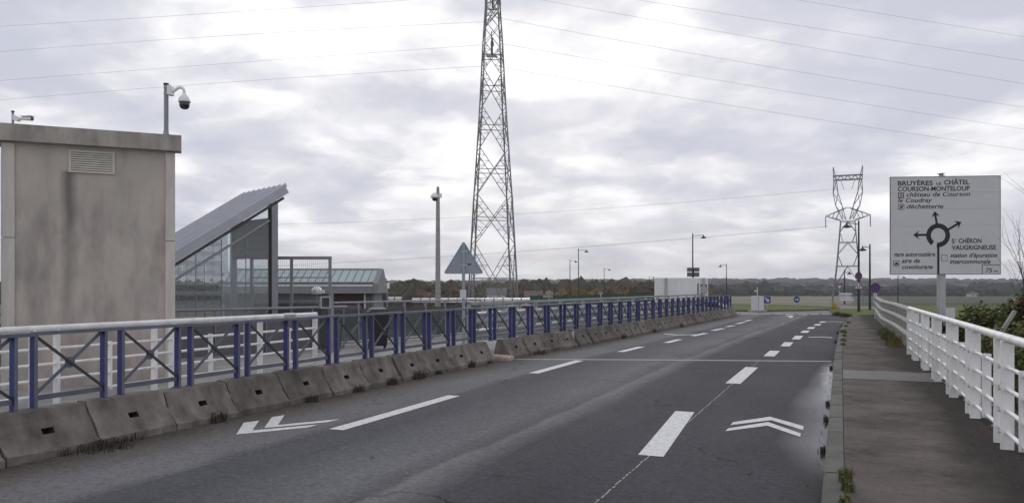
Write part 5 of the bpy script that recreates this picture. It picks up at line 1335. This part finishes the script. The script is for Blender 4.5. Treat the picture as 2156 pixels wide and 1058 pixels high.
ICO2, ICO1 = ico(3), ico(2)
TONES = [(.075,.062,.042),(.062,.064,.036),(.085,.066,.04),(.055,.055,.035),(.095,.078,.038),(.07,.05,.036),(.05,.058,.032)]
def wood(name, label, n, region, hfun, rad, tones, seed, sub=ICO1):
    """a far mass of trees: every crown a lumpy volume standing on the ground; region(rnd) -> x, y"""
    rnd = random.Random(seed); mb = MB(); cols = []
    for i in range(n):
        x, y = region(rnd); zg = T(x, y); h = hfun(x, y)*rnd.uniform(.7,1.12); rx = rad*rnd.uniform(.6,1.25); tone = rnd.choice(tones); q = rnd.uniform(.8,1.2)
        off = Vector((rnd.uniform(0,99),rnd.uniform(0,99),rnd.uniform(0,99))); vs = []
        for v in sub[0]:
            d = 1+.55*noise.noise(v*1.7+off)+.35*noise.noise(v*4.1+off)
            vs.append((x+v.x*rx*d, y+v.y*rx*d, zg+h*.45+v.z*h*.58*(1+.35*noise.noise(v*2.5+off))))
        mb.add(vs, sub[1], 0, False); cols += [tuple(c*q for c in tone)]*len(vs)
    o = mb.build(name, M_['tone']); set_col(o, cols, None); stuff(o); o['label'] = label; o['category'] = 'wood'; return o
def left_region(r): y = r.uniform(360,470); return (r.uniform(-260,1500)-CX)/FPX*y, y
def right_region(r): y = r.uniform(690,800); return (r.uniform(1440,2400)-CX)/FPX*y, y
wood('wood', 'autumn wood of brown and olive trees along the left horizon', 900, left_region, lambda x,y: 10.0+1.8*noise.noise(Vector((x*.012,1,0))), 4.2, [tuple(c*.95 for c in q) for q in TONES], 5, ICO1)
wood('wood', 'dark wood edge behind the fields on the right', 520, right_region, lambda x,y: 9.5+4.5*noise.noise(Vector((x*.02,5,0))), 6.0, [(q[0]*.62,q[1]*.78,q[2]*.85) for q in TONES[:4]+TONES[5:]], 6, ICO1)
def far_region(r): y = r.uniform(1500,1950); return (r.uniform(-300,2500)-CX)/FPX*y, y
wood('far_wood', 'pale hazy wooded ridge far behind the fields', 900, far_region, lambda x,y: 11, 15, TONES, 8, ICO1)
def golden_region(r): y = r.uniform(150,175); return (r.uniform(1140,1330)-CX)/FPX*y, y
wood('shrub_belt', 'golden brown belt of shrubs behind the green screen fence', 90, golden_region, lambda x,y: 4.4, 1.6, [(.17,.125,.05),(.14,.105,.045),(.13,.11,.05),(.10,.075,.045)], 9, ICO2)
def dark_region(r): y = r.uniform(180,210); return (r.choice([r.uniform(800,985), r.uniform(1290,1395)])-CX)/FPX*y, y
wood('shrub_belt', 'dark brown belt of trees right of the station building', 80, dark_region, lambda x,y: 5.6, 2.0, [(.085,.065,.05),(.075,.066,.045),(.095,.07,.05)], 10, ICO2)

def leaf_cloud(mb, c, rx, ry, rz_, n, size, rnd, hollow=.35):
    for i in range(n):
        while True:
            v = Vector((rnd.uniform(-1,1),rnd.uniform(-1,1),rnd.uniform(-1,1)))
            if hollow < v.length < 1: break
        lump = .75+.45*noise.noise(v*1.8+Vector(c))
        p = Vector(c)+Vector((v.x*rx*lump,v.y*ry*lump,v.z*rz_*lump)); s_ = size*rnd.uniform(.6,1.3)
        M = Matrix.Rotation(rnd.uniform(0,6.3),3,'Z') @ Matrix.Rotation(rnd.uniform(-1.2,1.2),3,'X') @ Matrix.Rotation(rnd.uniform(0,6.3),3,'Z')
        q = [M @ Vector(a)*s_ for a in ((-.28,-.5,0),(.28,-.5,.04),(.36,.1,0),(0,.6,.05),(-.36,.1,0))]
        mb.add([p+a for a in q], [(0,1,2,3,4)])
def branches(mb, p, d, L_, r, depth, rnd):
    q = p; pts = [p]; n = 3
    for i in range(n):
        d = (d+Vector((rnd.uniform(-.18,.18),rnd.uniform(-.18,.18),rnd.uniform(-.05,.16)))).normalized(); q = q+d*(L_/n); pts.append(q)
    mb.tube(pts, [r*(1-.2*i) for i in range(n+1)], 5)
    if depth:
        for i in range(rnd.choice([2,3])):
            k = rnd.choice([1,2,3]); dd = (d+Vector((rnd.uniform(-.8,.8),rnd.uniform(-.8,.8),rnd.uniform(-.1,.6)))).normalized()
            branches(mb, pts[k], dd, L_*rnd.uniform(.55,.8), r*.55, depth-1, rnd)
def shrub(label, px, py, Y, w, h, leaf, n, size, seed, extra=None):
    rnd = random.Random(seed); p = at(px,py,Y); zg = T(p.x,Y); top = p.z
    root = thing('shrub', label, 'shrub', (p.x,Y,zg-.1)); H = top-zg
    mb = MB()
    for i in range(6): branches(mb, Vector((rnd.uniform(-.2,.2)*w,rnd.uniform(-.2,.2),0)), Vector((rnd.uniform(-.4,.4),rnd.uniform(-.4,.4),1)).normalized(), H*.38, .02, 2, rnd)
    mb.build('stem', M_['bark'], root)
    mb = MB()
    for i in range(9): leaf_cloud(mb, (rnd.uniform(-.55,.55)*w, rnd.uniform(-.4,.4)*w, H*rnd.uniform(.45,.82)), w*.32, w*.32, h*.24, n//9, size, rnd)
    mb.build('foliage', M_[leaf], root)
    if extra:
        for lf, k_, sx, sz, rr in extra:
            mb = MB()
            for i in range(k_): leaf_cloud(mb, (sx*w+rnd.uniform(-.3,.3)*w, -.35*w+rnd.uniform(-.15,.15), H*sz+rnd.uniform(-.2,.2)), rr, rr, rr, 26, size*1.1, rnd, 0)
            mb.build('autumn_leaves', M_[lf], root)
    return root
shrub('green shrub behind the white railing right of the sign post', 2046, 634, 16.0, .85, 2.0, 'leaf_green', 6000, .06, 21, [('leaf_olive',8,0,.75,.22),('leaf_yellow',2,.5,.7,.1)])
shrub('dark autumn shrub with orange leaves at the right edge', 2152, 584, 14.5, .8, 2.6, 'leaf_green', 6500, .055, 22, [('leaf_brown',26,-.05,.72,.28),('leaf_orange',5,-.1,.52,.14),('leaf_yellow',5,.0,.80,.13)])
shrub('low olive shrub under the white railing at the right edge', 2112, 668, 12.0, .75, 1.7, 'leaf_olive', 3400, .05, 23, [('leaf_green',8,0,.7,.25)])
shrub('small weedy shrub just behind the end of the white railing', 1992, 664, 18.5, .6, 1.5, 'leaf_green', 2200, .05, 24, [('leaf_brown',4,0,.7,.2)])
shrub('broad low shrub seen through the white railing between sign post and stake', 2085, 660, 18.0, .9, 1.6, 'leaf_green', 3000, .06, 25, [('leaf_brown',5,0,.7,.25)])
shrub('dark bush at the foot of the embankment below the right end of the railing', 2180, 700, 10.0, .8, 1.5, 'leaf_green', 3000, .05, 26, [('leaf_olive',6,0,.7,.25)])
def bare_tree():
    rnd = random.Random(31); Y = 15.5; p = at(2196,690,Y); zg = T(p.x,Y); root = thing('bare_tree', 'thin leafless young tree behind the direction sign at the right edge', 'tree', (p.x,Y,zg-.1))
    mb = MB(); H = zat(580,Y)-zg
    mb.tube([(0,0,0),(.03,0,H*.5),(-.02,.02,H*.9)], [.05,.04,.03], 7); mb.build('trunk', M_['bark'], root)
    mb = MB()
    for i in range(9):
        z = H*rnd.uniform(.55,.9); a = PI+rnd.uniform(-.7,.7) if i < 7 else rnd.uniform(0,6.28)
        branches(mb, Vector((0,0,z)), Vector((math.cos(a)*rnd.uniform(.25,.55),math.sin(a)*.5,1)).normalized(), rnd.uniform(1.0,1.6), .011, 2, rnd)
    mb.build('branch', M_['bark'], root)
    mb = MB()
    for i in range(26):
        leaf_cloud(mb, (rnd.uniform(-.75,.1),rnd.uniform(-.3,.3),H*.9+rnd.uniform(-.2,1.0)), .03, .03, .03, 1, .05, rnd, 0)
    mb.build('last_leaves', M_['leaf_brown'], root)
bare_tree()
def stake():
    a, b = at(2114,690,12.5), at(2136,655,12.5); o = thing('wooden_stake', 'leaning pale wooden stake behind the white railing at the right', 'stake', (a.x,a.y,T(a.x,a.y)-.1)); z = o.location.z
    d = (b-a); a2 = a-d*((a.z-z)/d.z)
    MB().beam(a2-Vector(o.location), b-Vector(o.location), .05, .05).build('stake', M_['wood'], o); MB().beam(b-Vector(o.location)-d*.05, b-Vector(o.location)+d*.04, .04, .04).build('stake_tip', M_['wood'], o)
stake()
Y = 30.0; p = at(2000,655,Y); o = thing('white_board', 'plain white board low behind the sign post', 'board', (p.x,Y,T(p.x,Y)-.1)); z = p.z-o.location.z
MB().bbox((-.2,0,z-.28),(.2,.03,z+.14), .005).build('panel', M_['sign_white'], o); MB().box((-.03,.031,0),(.03,.08,z)).build('post', M_['wood'], o)

def tuft(label, s, t, z, n, h, spread, m, seed, name='weed_tuft', cat='weed', group='weeds along the road'):
    rnd = random.Random(seed); p = R(s,t,z); root_l = p; mb = MB()
    for i in range(n):
        a = rnd.uniform(0,6.28); b = Vector((math.cos(a)*rnd.uniform(0,spread), math.sin(a)*rnd.uniform(0,spread)*1.4, 0)); hh = h*rnd.uniform(.45,1.1)
        lean = Vector((rnd.uniform(-.6,.6),rnd.uniform(-.6,.6),0))*hh*.6; w = rnd.uniform(.004,.008)
        sd = Vector((math.cos(a+1.57),math.sin(a+1.57),0))*w
        q = b+lean*.35+Vector((0,0,hh*.6)); e = b+lean+Vector((0,0,hh))
        mb.add([b-sd,b+sd,q+sd*.7,e,q-sd*.7], [(0,1,2,4),(4,2,3)])
        if rnd.random() < .35:
            c = q.lerp(e, rnd.random()); g = Vector((rnd.uniform(-1,1),rnd.uniform(-1,1),rnd.uniform(-.3,.7)))*.035; mb.add([c-sd*1.5,c+sd*1.5,c+g], [(0,1,2)])
    o = mb.build(name, M_[m], None, loc=p, rot=(0,0,-TH)); return tag(o, label, cat, group)
ordn = ['leftmost','second','third','fourth','fifth','sixth','seventh','eighth','ninth','tenth','eleventh','twelfth','thirteenth']
weeds = [(232,942,420,.09,.36),(438,886,110,.14,.10),(660,845,70,.12,.10),(742,823,80,.13,.10),(818,808,100,.14,.12),(884,797,120,.17,.16),(938,788,60,.10,.07),(988,772,80,.16,.08),(1034,764,40,.06,.10),(1118,744,110,.12,.25),(1330,712,80,.16,.14),(1385,699,70,.16,.16),(1446,688,60,.18,.16)]
for i, (px, py, n, h, sp) in enumerate(weeds):
    s, t = G(px, py); tuft(('%s dry weed tuft counted from the left along the foot of the concrete barrier' % ordn[i]) if i else 'leftmost and widest dry weed heap at the foot of the concrete barrier', s, tb(s)+.03, 0, n, h, sp, 'dry', 100+i)
kw = [(1757,776),(1752,852),(1748,886),(1742,952),(1763,722),(1768,703),(1775,688)]
for i, (px, py) in enumerate(kw):
    s, t = G(px, py); tuft('%s small dark weed from the camera in the gutter along the right kerb' % ['nearest','second','third','fourth','fifth','sixth','seventh'][[3,2,1,0,4,5,6].index(i) if False else {3:0,2:1,1:2,0:3,4:4,5:5,6:6}[i]], s, tk(s)-.03, 0, 45, .07 if i < 4 else .12, .06 if i < 4 else .1, 'dry', 140+i)
for i, (s, n, h) in enumerate(((6.05,70,.05),(6.42,120,.075),(6.72,150,.09),(7.0,60,.05))):
    tuft(['nearest','second','third','fourth'][i]+' ragged grass tuft in the kerb joint at the bottom of the picture', s, .03+.02*(i % 2), .12, n, h, .055, ['leaf_olive','grass_blade','grass_blade','leaf_olive'][i], 160+i*7, 'grass_tuft', 'grass tuft')
s, t = G(1766,700,.12); tuft('strip of green grass on the kerb halfway along the pavement', s, tkb(s)-.02, .12, 200, .12, .12, 'grass_blade', 161, 'grass_tuft', 'grass tuft')
for i, s in enumerate((22.5,24.2,26.6,28.3,33.0,36.4)):
    tuft('%s low green weed patch counted from the camera along the far kerb top' % ['first','second','third','fourth','fifth','sixth'][i], s, tkb(s)+.01, .12, 110+30*(i % 3), .07+.02*(i % 2), .09, ['grass_blade','leaf_olive'][i % 2], 200+i, 'weed_patch', 'weed')
for i, (px, py, n) in enumerate(((1888,728,520),(1875,715,380),(1862,704,260))):
    s, t = G(px, py, .12); tuft(['large brownish grass clump at the foot of the grey guard rail end','middle grass clump under the grey guard rail','farthest grass clump under the grey guard rail'][i], s, 1.28, .12, n, .30, .22, ['leaf_olive','grass_blade','leaf_olive'][i], 170+i, 'grass_tuft', 'grass tuft')
for i, (px, py) in enumerate(((1764,664.5),(1779,667))):
    s, t = G(px, py); tuft(['left dark clump of weeds at the end of the kerb','right dark clump of weeds at the end of the kerb'][i], s, t, 0, 260, .28, .35, 'dry', 180+i)
s, t = G(1757,652); tuft('yellow flowering weed clump on the verge by the give way sign', s, t, .05, 200, .6, .3, 'leaf_yellow', 190, 'flower_clump', 'weed')
s, t = G(1052,742); tuft('green weeds growing in the gap between the barriers', 16.4, -7.7, 0, 160, .32, .25, 'grass_blade', 191)
MB_ = MB(); MB_.bbox((-.28,-.2,-.02),(.2,.2,.10), .03)
tag(MB_.build('rubble_block', mat('pink_rubble', (.42,.33,.29), .9, 0, .2, 6, .3, 40), None, loc=R(16.32,-7.05,0), rot=(0,.05,-TH+.1)), 'pale pinkish concrete lump lying in the gap of the barrier', 'rubble')
tag(MB().bbox((-.03,-.03,0),(.03,.03,.42), .01).build('marker_post', M_['sign_white'], None, loc=R(20.86,tb(20.86)-.2,0), rot=ROADROT), 'small white marker stub in the second gap of the concrete barrier', 'marker')

# dirt and dead leaves: gutter litter on both sides and scattered crumbs
def litter():
    rnd = random.Random(77); mb = MB()
    def leaf(s, t, z, size):
        a = rnd.uniform(0,6.28); u = Vector((math.cos(a),math.sin(a),0))*size; v = Vector((-math.sin(a),math.cos(a),0))*size*rnd.uniform(.4,.7)
        c = Vector((t,s,z+.004)); mb.add([c-u,c-v*1.0+Vector((0,0,rnd.uniform(0,size*.5))),c+u,c+v+Vector((0,0,rnd.uniform(0,size*.6)))], [(0,1,2,3)])
    for i in range(900): s = rnd.uniform(4,46); leaf(s, tb(s)+.02+abs(rnd.gauss(0,.10)), .004, rnd.uniform(.008,.022))
    for i in range(260): s = rnd.uniform(6,40); leaf(s, tk(s)-.01-abs(rnd.gauss(0,.05)), .004, rnd.uniform(.006,.016))
    for i in range(60): s = rnd.uniform(6,24); leaf(s, rnd.uniform(-.5,-.15), .005, rnd.uniform(.006,.014))
    for i in range(110): s = rnd.uniform(6,30); leaf(s, rnd.uniform(.1,1.25), .124, rnd.uniform(.006,.014))
    for i in range(420): s = rnd.uniform(5,20); leaf(s, 1.52-abs(rnd.gauss(0,.22)), .124, rnd.uniform(.006,.018))
    for i in range(160): s = rnd.uniform(6,30); leaf(s, rnd.uniform(-6.5,-.6), .004, rnd.uniform(.006,.012))
    o = mb.build('leaf_litter', M_['dead_leaf'], None, rot=ROADROT); stuff(o); o['label'] = 'dead leaves and crumbs strewn along the gutters'; o['category'] = 'litter'
litter()

# ------------------------------------------------------------------ air
def haze():
    mb = MB(); mb.box((-4950,-58,-9.5),(4950,2900,75)); m = bpy.data.materials.new('haze'); m.use_nodes = True; N = m.node_tree.nodes; N.clear()
    out = N.new('ShaderNodeOutputMaterial'); v = N.new('ShaderNodeVolumePrincipled'); v.inputs['Color'].default_value = (.86,.88,.93,1); v.inputs['Density'].default_value = .00024
    m.node_tree.links.new(v.outputs[0], out.inputs['Volume']); o = mb.build('haze', m); stuff(o)
haze()
